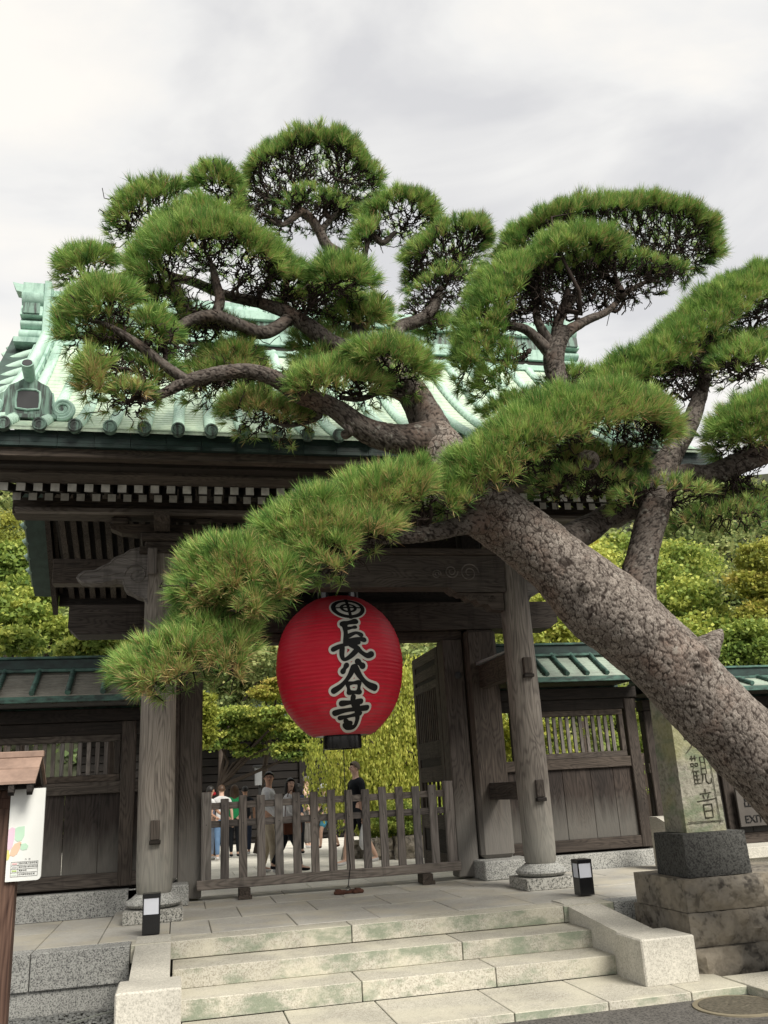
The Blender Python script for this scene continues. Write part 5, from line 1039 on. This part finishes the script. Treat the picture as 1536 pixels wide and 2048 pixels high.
 dict(con=[(590, 1010), (660, 985), (740, 980), (820, 1000)], Y=6.5, hubs=[(735, 1078, 6.75)], h=.26, dp=.34, length=.145, dead=.3),
 dict(con=[(470, 1100), (530, 1075), (600, 1080), (640, 1110)], Y=6.42, hubs=[(600, 1120, 6.6)], h=.34, dp=.34, length=.145, dead=.3),
 dict(con=[(205, 1335), (240, 1290), (290, 1255), (350, 1225), (420, 1210)], Y=6.45, hubs=[(400, 1250, 6.5)], h=.30, dp=.40, length=.14, dead=.32, per=50),
 dict(con=[(370, 1240), (420, 1222), (475, 1212), (525, 1215)], Y=6.5, hubs=[(520, 1195, 6.7)], h=.34, dp=.40, length=.14, dead=.35),
]
for p in PADS: pad(**p)
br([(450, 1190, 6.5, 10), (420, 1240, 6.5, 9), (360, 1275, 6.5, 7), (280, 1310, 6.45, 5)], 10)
# ============================================================ BACKGROUND PLANTS
def leaves(name, blobs, n, size, mt, parent=None, flat=.55, tintb=(.15, .85), layer=0, hang=False, clump=.28, org=None):
    # blobs: (x, y, z, rx, ry, rz). Leaves gather in small clumps spread over and through each blob.
    B_ = np.array(blobs, float); vol = (B_[:, 3] * B_[:, 4] * B_[:, 5]) ** (2 / 3); pr = vol / vol.sum(); Vs = []; ts = []
    for b, p_ in zip(B_, pr):
        m_ = int(n * p_); nc = max(6, m_ // 60); d = rng.normal(size=(nc, 3)); d /= np.linalg.norm(d, axis=1)[:, None]
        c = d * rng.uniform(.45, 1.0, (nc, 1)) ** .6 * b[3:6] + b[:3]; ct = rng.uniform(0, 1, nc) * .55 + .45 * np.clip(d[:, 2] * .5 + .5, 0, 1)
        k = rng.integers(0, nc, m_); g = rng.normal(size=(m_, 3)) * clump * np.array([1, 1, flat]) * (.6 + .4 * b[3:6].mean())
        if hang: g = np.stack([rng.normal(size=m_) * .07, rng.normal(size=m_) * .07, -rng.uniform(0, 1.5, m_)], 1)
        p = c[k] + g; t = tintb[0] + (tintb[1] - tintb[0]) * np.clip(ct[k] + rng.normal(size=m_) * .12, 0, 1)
        a = rng.normal(size=(m_, 3)); a /= np.linalg.norm(a, axis=1)[:, None]
        nz = rng.normal(size=(m_, 3)) * .7 + np.array([0, 0, .9]); q = np.cross(a, nz); q /= np.linalg.norm(q, axis=1)[:, None] + 1e-9
        if hang: a = a * .35 + np.array([0, 0, -1.])
        s = size * rng.uniform(.6, 1.25, (m_, 1)); w_ = .42 if not hang else .28
        Vs.append(np.stack([p - a * s * .5, p + q * s * w_, p + a * s * .5, p - q * s * w_], 1)); ts.append(np.repeat(t, 4))
    V = np.concatenate(Vs).reshape(-1, 3); Fc = np.arange(len(V)).reshape(-1, 4)
    return raw_mesh(name, V, Fc, mt, parent, tint=np.concatenate(ts), org=org)
def pb(px, py, Y, rpx, rpy=None, ry=None):
    c = at(px, py, Y); k = depth(c) / F; return (*c, rpx * k, ry if ry else rpx * k * .8, (rpy or rpx) * k)
def gtree(name, label, blobs, n, size, mt, cat='tree', base=None, group=None, tr=.12, **k):
    b = np.array(blobs); cx, cy = b[:, 0].mean(), b[:, 1].mean(); z0 = -.12
    if base: cx, cy, z0 = base
    T = empty(name, (cx, cy, z0), label, cat, group); leaves('crown', blobs, n, size, mt, T, **k)
    top = b[:, 2].mean(); mb = MB(); st_ = np.array([cx, cy, z0])
    tp_ = np.array([cx + .2, cy, z0 + (top - z0) * .55]); mb.tube([st_, st_ * .5 + tp_ * .5 + [.1, 0, 0], tp_], [tr, tr * .8, tr * .6], 8)
    mb.build('trunk', M['trunkfar'], T, smooth=True)
    for q in b[:7]:
        e_ = q[:3]; md = (tp_ + e_) / 2 + rng.normal(size=3) * .12; MB().tube([tp_, md, e_ + [0, 0, -.1], e_ + rng.normal(size=3) * q[3] * .5], [tr * .5, tr * .3, tr * .16, .01], 6).build('limb', M['trunkfar'], T, smooth=True)
    return T
# wooded hillside: terrain sheet plus its leaf mass
def hill_h(x, y):
    return -.2 + max(0, (y - 34)) * .92 + 1.2 * noise.noise((x * .07, y * .07, 0)) * min(1, max(0, (y - 34) / 6)) + (1.0 if x < -2 else 0) * max(0, y - 30) * .05
xs_ = np.linspace(-45, 75, 60); ys_ = np.linspace(30, 62, 22); V = np.array([(x, y, hill_h(x, y)) for y in ys_ for x in xs_])
Fc = np.array([(j * 60 + i, j * 60 + i + 1, (j + 1) * 60 + i + 1, (j + 1) * 60 + i) for j in range(21) for i in range(59)])
struct(raw_mesh('hillside', V, Fc, plain('hill_soil', (.035, .04, .022), .95)))
hb = []
for k in range(900):
    x = rng.uniform(-30, 62); y = rng.uniform(33, 56); h = hill_h(x, y); r = rng.uniform(1.1, 2.4); hb.append((x, y, h + r * .5, r * 1.1, r, r * rng.uniform(.7, .95)))
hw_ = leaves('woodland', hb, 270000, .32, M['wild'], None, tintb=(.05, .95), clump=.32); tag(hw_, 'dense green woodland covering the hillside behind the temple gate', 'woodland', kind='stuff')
# trees right of the gate, above the wall
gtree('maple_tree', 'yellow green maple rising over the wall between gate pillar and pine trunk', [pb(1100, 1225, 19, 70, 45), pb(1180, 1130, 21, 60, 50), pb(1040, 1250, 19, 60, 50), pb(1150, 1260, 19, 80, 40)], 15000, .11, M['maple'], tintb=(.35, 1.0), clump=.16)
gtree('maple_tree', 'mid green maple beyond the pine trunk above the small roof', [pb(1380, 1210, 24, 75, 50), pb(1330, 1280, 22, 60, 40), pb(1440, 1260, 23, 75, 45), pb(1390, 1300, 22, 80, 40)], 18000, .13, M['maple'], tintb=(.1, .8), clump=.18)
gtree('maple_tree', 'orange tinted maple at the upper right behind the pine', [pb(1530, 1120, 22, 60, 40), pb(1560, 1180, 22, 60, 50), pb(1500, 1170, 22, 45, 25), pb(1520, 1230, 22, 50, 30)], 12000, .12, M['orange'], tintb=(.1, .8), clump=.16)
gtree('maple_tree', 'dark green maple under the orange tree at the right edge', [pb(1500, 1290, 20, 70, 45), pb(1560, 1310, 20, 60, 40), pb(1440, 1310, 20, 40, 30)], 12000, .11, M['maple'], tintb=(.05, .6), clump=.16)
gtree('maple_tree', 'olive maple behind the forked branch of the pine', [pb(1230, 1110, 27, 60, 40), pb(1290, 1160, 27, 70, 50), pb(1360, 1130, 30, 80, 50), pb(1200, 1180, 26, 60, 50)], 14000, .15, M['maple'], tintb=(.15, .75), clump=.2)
hd = empty('clipped_hedge', (10.5, 15.5, -.1), 'bright green clipped hedge standing behind the lower wall at right', 'hedge')
leaves('foliage', [(x, 15.6, 1.5, .8, .6, 1.55) for x in np.arange(6.2, 18, 1.0)], 26000, .085, M['bush'], hd, clump=.12, tintb=(.2, 1)); bx('branches', (6.2, 15.3, -.1), (17.5, 15.9, 1.6), M['trunkfar'], hd, c=.05)
gtree('shrub', 'yellow green shrub behind the slatted window right of the gate', [(5.4, 15.2, 1.3, .9, .5, 1.2), (6.4, 15.6, 1.2, .8, .5, 1.2)], 12000, .085, M['weep'], cat='shrub', clump=.12, tr=.05)
# left of the gate
gtree('maple_tree', 'yellow tipped maple above the left wall roof at the photo edge', [pb(40, 1235, 18, 60, 30), pb(110, 1260, 18, 55, 25), pb(20, 1285, 17, 70, 25), pb(75, 1200, 19, 50, 22), pb(-40, 1220, 18, 60, 50)], 15000, .10, M['maple'], tintb=(.1, .78), clump=.15, flat=.35)
gtree('maple_tree', 'darker maple behind the yellow one left of the gate roof', [pb(30, 1130, 24, 60, 45), pb(70, 1180, 23, 50, 30), pb(-30, 1150, 24, 60, 50)], 12000, .13, M['maple'], tintb=(.05, .6), clump=.18)
gtree('bare_tree', 'thin leaved pale tree at the far left below the eave', [pb(15, 1060, 27, 30, 30), pb(40, 1100, 27, 28, 25), pb(-20, 1080, 27, 40, 40)], 3500, .09, M['orange'], tintb=(.1, .6), clump=.2)
gtree('maple_tree', 'green brown maple seen under the cross beam end', [pb(200, 1290, 17, 60, 22), pb(270, 1280, 18, 60, 25), pb(150, 1300, 17, 40, 20)], 9000, .09, M['maple'], tintb=(.15, .8), clump=.13)
# inside the opening
gtree('evergreen_tree', 'dark evergreen tree filling the top left of the gate opening', [pb(440, 1330, 27, 60, 45), pb(500, 1360, 27, 55, 45), pb(540, 1320, 26, 50, 35), pb(470, 1400, 27, 40, 30), pb(420, 1270, 28, 60, 50), pb(520, 1260, 28, 70, 40)], 22000, .13, M['wild'], tintb=(.15, 1.0), clump=.2, base=(1.0, 27, -.1))
gtree('maple_tree', 'layered maple with green and yellow leaves behind the visitors', [pb(470, 1430, 22, 55, 18), pb(520, 1460, 22, 60, 18), pb(440, 1480, 22, 38, 18), pb(560, 1430, 21, 50, 18), pb(590, 1500, 21, 45, 22), pb(600, 1460, 21, 50, 22), pb(500, 1500, 22, 35, 12), pb(570, 1395, 22, 40, 18), pb(440, 1440, 22, 40, 14)], 24000, .085, M['maple'], tintb=(.05, .85), clump=.13, flat=.3, base=(.75, 22.5, -.1))
gtree('maple_tree', 'maple branch with orange tips beside the lantern', [pb(530, 1385, 21, 28, 14), pb(555, 1365, 21, 25, 10)], 4000, .075, M['orange'], tintb=(.3, .9), clump=.1, flat=.3, base=(1.9, 23, -.1))
gtree('maple_tree', 'bright yellow green maple at the left edge of the opening', [pb(408, 1420, 19, 22, 35), pb(395, 1470, 19, 26, 30)], 7000, .075, M['weep'], tintb=(.2, .8), clump=.11, base=(.1, 19.4, -.1))
gtree('weeping_tree', 'weeping tree with yellow green hanging leaves right of the lantern', [pb(740, 1470, 20, 60, 70), pb(800, 1400, 20, 50, 90), pb(830, 1500, 19.5, 50, 100), pb(770, 1560, 19.5, 60, 60), pb(850, 1350, 20, 60, 60), pb(700, 1500, 20, 60, 30), pb(900, 1450, 20, 80, 120), pb(640, 1475, 20.5, 40, 18)], 52000, .085, M['weep'], tintb=(.1, 1.0), hang=True, base=(4.6, 19.8, -.1), tr=.16)
gtree('shrub', 'clipped round bush on the rocks beneath the weeping tree', [pb(800, 1640, 18.5, 60, 32), pb(880, 1640, 18.5, 50, 32), pb(740, 1650, 19, 30, 20)], 12000, .06, M['maple'], cat='shrub', tintb=(.1, .8), clump=.09, tr=.04)
# rocks edging the planted bed
for i, (px_, py_, Y, w_, h_) in enumerate(((712, 1700, 19.2, .55, .34), (760, 1708, 18.4, .62, .40), (812, 1708, 18.2, .60, .42), (862, 1705, 18.3, .62, .40), (905, 1706, 18.0, .6, .4))):
    c = at(px_, py_, Y); lab = ['smallest dark boulder at the left end of the row under the bush', 'dark boulder directly behind the white shopping bag', 'grey boulder in the middle of the row below the clipped bush', 'boulder seen between the last pickets before the door', 'boulder half hidden by the open door leaf'][i]
    rk = rough('boulder', (c[0] - w_ / 2, Y - .3, -.13), (c[0] + w_ / 2, Y + .3, -.1 + h_), M['brownstone'], None, .09, seed=20 + i, taper=.3); tag(rk, lab, 'rock', 'boulders edging the planted bed')
# dark timber hall at the back
H_ = empty('temple_hall', (3, 29, -.1), 'dark boarded hall standing in the shade behind the visitors', 'building')
HD = wood('shade_dark_board', 0, (.004, .0035, .003), (.018, .014, .012)); bx('wall', (-3, 29, -.1), (8.5, 33, 3.6), HD, H_, c=.02)  # deep shade on the hall is put into this near-black board colour
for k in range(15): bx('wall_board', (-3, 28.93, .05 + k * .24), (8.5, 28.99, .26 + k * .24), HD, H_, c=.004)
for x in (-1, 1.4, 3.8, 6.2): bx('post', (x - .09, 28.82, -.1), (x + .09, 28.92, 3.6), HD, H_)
MB().prism([(28.0, 3.55), (31, 4.9), (34, 3.55), (34, 3.4), (28.0, 3.4)], 0, -3.8, 9.3).build('roof', M['fascia'], H_)
lp_ = empty('path_lantern_post', (2.05, 24, -.1), 'slim grey lamp post standing behind the man with glasses', 'lamp post')
bx('pole', (2.02, 23.98, -.1), (2.08, 24.04, 1.5), M['iron'], lp_); bx('head', (1.93, 23.9, 1.5), (2.17, 24.12, 1.95), M['metal'], lp_); bx('cap', (1.88, 23.85, 1.95), (2.22, 24.17, 2.0), M['iron'], lp_)
# ============================================================ PEOPLE
SK = plain('skin', (.46, .27, .19), .55, .3, .05); SK2 = plain('pale_skin', (.58, .38, .29), .55, .3, .05)
HB = plain('black_hair', (.012, .010, .009), .5, .4, .1, 30); HBR = plain('brown_hair', (.09, .05, .03), .5, .4, .2, 30); HG = plain('greyish_hair', (.13, .10, .07), .6, .3, .2, 30)
def cloth(n_, c_): return plain(n_, c_, .85, .15, .14, 9)
CW = cloth('white_cloth', (.62, .62, .62)); CK = cloth('black_cloth', (.012, .014, .018)); CJ = cloth('denim', (.13, .22, .36)); CJ2 = cloth('pale_denim', (.32, .40, .55)); CG = cloth('green_cloth', (.03, .32, .12)); CB = cloth('blue_cloth', (.12, .42, .60)); CL = cloth('lavender_cloth', (.42, .45, .62)); CBE = cloth('beige_cloth', (.42, .36, .27)); CN = cloth('navy_cloth', (.03, .04, .07)); CBR = cloth('brown_leather', (.09, .035, .02)); CR = cloth('red_cloth', (.45, .03, .04)); CGY = cloth('grey_cloth', (.16, .15, .14))
def skin_mesh(name, V, E, Rd, mt, parent, root=0, sub=2):
    me = bpy.data.meshes.new(name); me.from_pydata([tuple(v) for v in V], E, []); me.materials.append(mt); me.update()
    o = link(name, me, parent, WL[parent.name]); o.modifiers.new('skin', 'SKIN').use_smooth_shade = True
    sv = me.skin_vertices[0].data if me.skin_vertices else None
    if sv is None:
        bpy.context.view_layer.objects.active = o; me = o.data
    for i, r in enumerate(Rd): me.skin_vertices[0].data[i].radius = r if isinstance(r, tuple) else (r, r); me.skin_vertices[0].data[i].use_root = (i == root)
    s_ = o.modifiers.new('sub', 'SUBSURF'); s_.levels = sub; s_.render_levels = sub; return o
def person(label, X, Y, H, face, legs, arms, top, trou, skinm=SK, hair=HB, hairlen=0, sleeve='short', shorts=False, lean=0, shoes=CW, cap=None, glasses=False, z0=-.1, group='visitors inside the courtyard', bald=0, skirt=None, headturn=0, fem=False, tank=False):
    # face: direction the body faces, degrees from -Y (towards camera) counterclockwise seen from above
    top_off = 0; P_ = empty('person', (X, Y, z0), label, 'person', group); a = R_(face); fwd = np.array([math.sin(a), -math.cos(a), 0]); rt = np.array([math.cos(a), math.sin(a), 0])
    ln = math.sin(R_(lean)); s = H / 1.72; up = np.array([0, 0, 1.])
    def W_(r_, f_, u_): f2 = f_ + ln * max(0, u_ - .9); return rt * r_ * s + fwd * f2 * s + up * u_ * s
    sw = .165 if fem else .19; hw = .09
    V = [W_(0, 0, .93), W_(0, .0, 1.10), W_(0, 0, 1.28), W_(0, -.01, 1.37), W_(0, 0, 1.45), W_(0, .012, 1.53)]
    Rd = [(.105 * s, .080 * s), (.100 * s, .075 * s), (.12 * s, .082 * s), (.11 * s, .070 * s), .056 * s, .058 * s]; E = [(0, 1), (1, 2), (2, 3), (3, 4), (4, 5)]
    LG = {}; AR = {}
    for sd, (hipf, kneef) in zip((-1, 1), legs):       # forward angle of thigh, shin in degrees
        h = W_(sd * hw, 0, .88); th, sh = R_(hipf), R_(kneef)
        k = h + (fwd * math.sin(th) - up * math.cos(th)) * .42 * s; f_ = k + (fwd * math.sin(sh) - up * math.cos(sh)) * .40 * s; t_ = f_ + fwd * .17 * s - up * .035 * s
        i = len(V); V += [h, k, f_, t_]; Rd += [.088 * s, .055 * s, .038 * s, .03 * s]; E += [(0, i), (i, i + 1), (i + 1, i + 2), (i + 2, i + 3)]; LG[sd] = (h, k, f_, t_)
    for sd, (ua, fa, out_) in zip((-1, 1), arms):      # upper-arm forward angle, forearm angle, outward angle
        sh = W_(sd * sw, 0, 1.36); o_ = math.sin(R_(out_)); u1 = fwd * math.sin(R_(ua)) - up * math.cos(R_(ua)) + rt * sd * o_; u1 /= np.linalg.norm(u1); el = sh + u1 * .28 * s
        u2 = fwd * math.sin(R_(fa)) - up * math.cos(R_(fa)) + rt * sd * o_ * .4; u2 /= np.linalg.norm(u2); wr = el + u2 * .25 * s
        i = len(V); V += [sh, el, wr]; Rd += [.050 * s, .038 * s, .026 * s]; E += [(3, i), (i, i + 1), (i + 1, i + 2)]; AR[sd] = (sh, el, wr, u2)
    # head chain
    b = R_(headturn); f2 = fwd * math.cos(b) + rt * math.sin(b); r2 = np.cross(f2, up)
    hc = V[5] + up * .080 * s + f2 * .02 * s
    i = len(V); V += [hc, hc + up * .07 * s - f2 * .01 * s]; Rd += [(.084 * s, .096 * s), (.066 * s, .080 * s)]; E += [(5, i), (i, i + 1)]
    body = skin_mesh('body', V, E, Rd, skinm, P_)
    # nose, ears, eyes, mouth
    mb = MB(); fc = hc + f2 * .080 * s
    mb.tube([fc + up * .022 * s - f2 * .008 * s, fc + f2 * .012 * s - up * .012 * s, fc - up * .02 * s - f2 * .008 * s], [.007 * s, .012 * s, .008 * s], 6)
    for sd in (-1, 1): mb.tube([hc + r2 * sd * .076 * s + up * .018 * s, hc + r2 * sd * .084 * s - f2 * .004 * s, hc + r2 * sd * .074 * s - up * .022 * s], [.008 * s, .014 * s, .008 * s], 6)
    mb.build('face_features', skinm, P_, smooth=True)
    mb = MB()
    for sd in (-1, 1): c_ = hc + f2 * .077 * s + r2 * sd * .03 * s + up * .018 * s; mb.tube([c_ - r2 * .012 * s, c_ + f2 * .003 * s, c_ + r2 * .012 * s], [.003 * s, .0055 * s, .003 * s], 6); c_ = c_ + up * .02 * s; mb.tube([c_ - r2 * .016 * s, c_ + r2 * .016 * s], .003 * s, 5)
    mb.tube([hc + f2 * .075 * s - up * .045 * s - r2 * .02 * s, hc + f2 * .08 * s - up * .047 * s, hc + f2 * .075 * s - up * .045 * s + r2 * .02 * s], .0035 * s, 5); mb.build('eyes', HB, P_)
    if glasses:
        mb = MB()
        for sd in (-1, 1): t = np.linspace(0, 6.2832, 15); mb.tube([hc + f2 * .092 * s + r2 * (sd * .032 + .024 * math.cos(q)) * s + up * (.018 + .017 * math.sin(q)) * s for q in t], .0028 * s, 4); mb.tube([hc + f2 * .088 * s + r2 * sd * .055 * s + up * .02 * s, hc + r2 * sd * .084 * s + up * .02 * s], .0025 * s, 4)
        mb.build('glasses', HB, P_)
    # hair: a cap of the skull, longer hair falls behind
    mb = MB(); n1, n2 = 9, 18; VV = []
    for i_ in range(n1):
        ph = math.pi * .62 * i_ / (n1 - 1)
        for j in range(n2):
            th = 2 * math.pi * j / n2; fr = math.cos(th); lim = 1 - .62 * max(0, fr) ** .7 * (i_ / (n1 - 1)); p_ = ph * lim; rr = 1.07 + .03 * noise.noise((i_ * 2.1, j * 1.3, X))
            VV.append(hc + up * .018 * s + (f2 * math.cos(th) * .100 * math.sin(p_) + r2 * math.sin(th) * .088 * math.sin(p_) + up * .102 * math.cos(p_)) * s * rr - f2 * .012 * s)
    mb.add(VV, [(i_ * n2 + j, i_ * n2 + (j + 1) % n2, (i_ + 1) * n2 + (j + 1) % n2, (i_ + 1) * n2 + j) for i_ in range(n1 - 1) for j in range(n2)])
    if hairlen:
        for j in range(9):
            th = math.pi * (.5 + j / 8); d = f2 * math.cos(th) * .085 + r2 * math.sin(th) * .080; mb.tube([hc + (d * .95 + up * .03) * s, hc + (d * 1.12 - up * .07) * s, hc + (d * 1.15 - up * hairlen * .6) * s, hc + (d * 1.0 - up * hairlen) * s], [.03 * s, .034 * s, .032 * s, .012 * s], 7)
    mb.build('hair', cap and hair or hair, P_, smooth=True)
    if cap:
        mb = MB(); mb.lathe([(.104 * s, -.01 * s), (.106 * s, .03 * s), (.09 * s, .08 * s), (.05 * s, .108 * s), (.004, .116 * s)], tuple(hc + np.array(WL[P_.name]) + up * .03 * s - f2 * .01 * s), 18)
        mb.v = [v - np.array(WL[P_.name]) for v in mb.v]
        q = [hc + up * .03 * s + f2 * .085 * s - r2 * .07 * s, hc + up * .02 * s + f2 * .17 * s - r2 * .045 * s, hc + up * .02 * s + f2 * .17 * s + r2 * .045 * s, hc + up * .03 * s + f2 * .085 * s + r2 * .07 * s]
        mb.add([*q, *[v - up * .01 for v in q]], [(0, 1, 2, 3), (7, 6, 5, 4), (0, 4, 5, 1), (1, 5, 6, 2), (2, 6, 7, 3)]); mb.add([], [])
        mb.build('cap', cap, P_, smooth=True)
    # shirt
    g = 1.13; SV = [W_(0, 0, .84), W_(0, 0, 1.06), W_(0, 0, 1.27), W_(0, -.01, 1.395), W_(0, 0, 1.455)]; SR = [(.168 * s, .135 * s), (.142 * s, .112 * s), (.17 * s, .123 * s), (.148 * s, .10 * s), (.068 * s, .066 * s)]; SE = [(0, 1), (1, 2), (2, 3), (3, 4)]
    if tank: SR = [(a_[0] * .93, a_[1] * .93) for a_ in SR]
    if not tank:
        for sd in (-1, 1):
            sh, el, wr, _ = AR[sd]; i = len(SV); f_ = {'short': .62, 'long': 1.0}[sleeve]; SV += [sh + up * .003, sh + (el - sh) * f_]; SR += [.066 * s, .055 * s]; SE += [(3, i), (i, i + 1)]
            if sleeve == 'long': SV += [el + (wr - el) * .92]; SR += [.040 * s]; SE += [(i + 1, i + 2)]
    skin_mesh('shirt', SV, SE, SR, top, P_)
    # trousers or shorts
    TV = [W_(0, 0, .97), W_(0, 0, .90)]; TR = [(.142 * s, .112 * s), (.150 * s, .118 * s)]; TE = [(0, 1)]
    for sd in (-1, 1):
        h, k, f_, t_ = LG[sd]; i = len(TV); TV += [h]; TR += [.108 * s]; TE += [(1, i)]
        if shorts: TV += [h + (k - h) * .85]; TR += [.10 * s]; TE += [(i, i + 1)]
        else: TV += [k, k + (f_ - k) * .94]; TR += [.072 * s, .056 * s if not fem else .045 * s]; TE += [(i, i + 1), (i + 1, i + 2)]
    skin_mesh('shorts' if shorts else 'trousers', TV, TE, TR, trou, P_)
    for sd in (-1, 1):
        h, k, f_, t_ = LG[sd]; d = t_ - f_; skin_mesh('shoe', [f_ - fwd * .03 * s - up * .02 * s, f_ + d * .5 - up * .02 * s, t_], [(0, 1), (1, 2)], [(.048 * s, .044 * s), (.046 * s, .036 * s), (.034 * s, .024 * s)], shoes, P_, sub=1)
        sh, el, wr, u2 = AR[sd]; mb = MB(); sid = np.cross(u2, fwd); sid /= np.linalg.norm(sid) + 1e-9; nn = np.cross(sid, u2)
        mb.tube([wr, wr + u2 * .04 * s, wr + u2 * .085 * s], [.024 * s, .033 * s, .028 * s], 7)
        for q, (o_, l_) in enumerate(((-.026, .062), (-.009, .075), (.009, .070), (.026, .055))):
            b0 = wr + u2 * .08 * s + sid * o_ * s; mb.tube([b0, b0 + u2 * l_ * .5 * s + nn * .006 * s, b0 + u2 * l_ * .9 * s + nn * .024 * s], [.0095 * s, .0085 * s, .006 * s], 5)
        b0 = wr + u2 * .03 * s + sid * .028 * s; mb.tube([b0, b0 + (u2 * .03 + sid * .022) * s, b0 + (u2 * .06 + sid * .020 + nn * .01) * s], [.011 * s, .010 * s, .007 * s], 5)
        mb.v = [v for v in mb.v]; hm = mb.mesh('hand', skinm, (0, 0, 0), 'all'); link('hand', hm, P_, WL[P_.name])
    return P_, AR, hc, f2, r2, up, s
def fixparts():      # parts authored in body space: bring their vertices to their own origin convention
    pass
_b = MB.build
def body_build(self, name, mats, parent=None, org=None, smooth=False):
    return link(name, self.mesh(name, mats, (0, 0, 0), smooth), parent, WL[parent.name])
MB.build = body_build
S0 = (-4, 2); st0 = [S0, (5, 0)]; dn = [(5, 12, 12), (8, 16, 12)]
P1 = person('man in black t-shirt and shorts walking left with a white plastic bag', 3.25, 17.0, 1.84, -72, [(24, 8), (-14, -30)], [(6, 14, 6), (-6, 8, 6)], CK, CK, SK2, HG, shorts=True, shoes=CW, headturn=0)
ar = P1[1][1]; mb = MB(); w0 = ar[2] + ar[3] * .1
mb.tube([w0, w0 - np.array([0, 0, .12]), w0 - np.array([0, 0, .25]), w0 - np.array([0, 0, .42]), w0 - np.array([0, 0, .5])], [.012, .05, .085, .095, .05], 10); bg_ = mb.build('x', CW, P1[0], smooth=True); bg_.name = 'plastic_bag'
wl = bg_.matrix_world.copy(); bg_.parent = None; bg_.location = WL[P1[0].name]; tag(bg_, 'white plastic shopping bag in the hand of the man in black', 'bag')
P2 = person('man with glasses and grey shirt looking over his shoulder', 1.62, 17.1, 1.74, 70, [(12, 2), (-8, -14)], [(10, 50, 8), (8, 30, 8)], CW, CBE, SK, HB, glasses=True, headturn=-75, sleeve='long')
P3 = person('dark haired woman in white blouse and black leggings striding with a brown bag', 1.92, 16.7, 1.60, 75, [(24, 12), (-18, -32)], [(12, 60, 6), (10, 55, 6)], CW, CK, SK2, HB, hairlen=.22, sleeve='long', shoes=CK, headturn=-60, fem=True, lean=4)
hb_ = MB(); c_ = np.array([.06, -.18, .78]); hb_.box(c_ - [.17, .05, .13], c_ + [.17, .05, .13], .04); t = np.linspace(0, math.pi, 10); hb_.tube([c_ + [.13 * math.cos(q), 0, .12 + .5 * math.sin(q)] for q in t], .008, 5); o = hb_.build('x', CBR, P3[0]); o.name = 'handbag'; o.parent = None; o.location = WL[P3[0].name]; tag(o, 'brown leather shoulder bag at the hip of the striding woman', 'bag')
person('person in white t-shirt and jeans seen from behind near the left jamb', .98, 21.9, 1.62, 176, [(6, 2), (-4, -6)], dn, CW, CJ, SK2, HBR, lean=10)
person('woman with red hair ribbons in pale jeans at the left of the group', .72, 22.4, 1.58, 150, st0, [(20, 80, 5), (20, 80, 5)], CL, CJ2, SK2, HB, fem=True)
person('woman with long brown wavy hair and green top', 1.32, 22.6, 1.62, 170, st0, dn, CG, CK, SK2, HBR, hairlen=.42, fem=True, shoes=CK)
person('person with black hair mostly hidden behind the left jamb', .33, 22.2, 1.55, 160, st0, dn, CW, CJ2, SK, HB)
person('woman in lavender shirt leaning left beside the man with glasses', 2.05, 22.8, 1.64, 110, [(2, 0), (-6, -10)], [(15, 60, 5), (15, 60, 5)], CL, CJ2, SK2, HB, hairlen=.14, fem=True, lean=8)
person('young man in dark tank top and grey cap standing in profile', 3.28, 24.2, 1.74, 75, st0, [(6, 20, 6), (-8, 6, 6)], CN, CGY, SK2, HBR, cap=CGY, tank=True, shoes=CW)
person('child in blue shorts and sandals walking beside the weeping tree', 3.62, 22.8, 1.52, -60, [(28, 4), (-12, -28)], [(10, 50, 6), (15, 60, 6)], CW, CB, SK2, HB, shorts=True, shoes=CBR, cap=CW, lean=10)
person('woman in white top holding papers between the two nearest pickets', 2.78, 22.0, 1.56, 160, st0, [(20, 80, 5), (20, 80, 5)], CN, CK, SK2, HB, hairlen=.2, fem=True, shoes=CK)
person('person in white shirt bent forward at the far left of the group', .55, 21.0, 1.60, 120, st0, [(30, 60, 5), (30, 60, 5)], CW, CJ, SK, HB, lean=16)
person('short haired person in green and black beside the wavy haired woman', 1.62, 23.2, 1.58, 190, st0, dn, CK, CN, SK, HB)
# red ribbons on one head
rb_ = MB()
for dx in (-.10, .10): rb_.lathe([(.004, -.04), (.05, -.03), (.062, 0), (.05, .035), (.004, .045)], (dx, .05, 1.44), 12)
o = rb_.mesh('hair_ribbons', CR, (0, 0, 0), 'all'); pr_ = [p for p in bpy.data.objects if p.get('label', '').startswith('woman with red hair')][0]; link('hair_ribbons', o, pr_, WL[pr_.name])
MB.build = _b
# masses of needles, twigs and leaves that nobody could count, inside their trees
for o_ in bpy.data.objects:
    if o_.parent and o_.name.split('.')[0] in ('needle_pad', 'twigs', 'crown', 'foliage'): o_['kind'] = 'stuff'
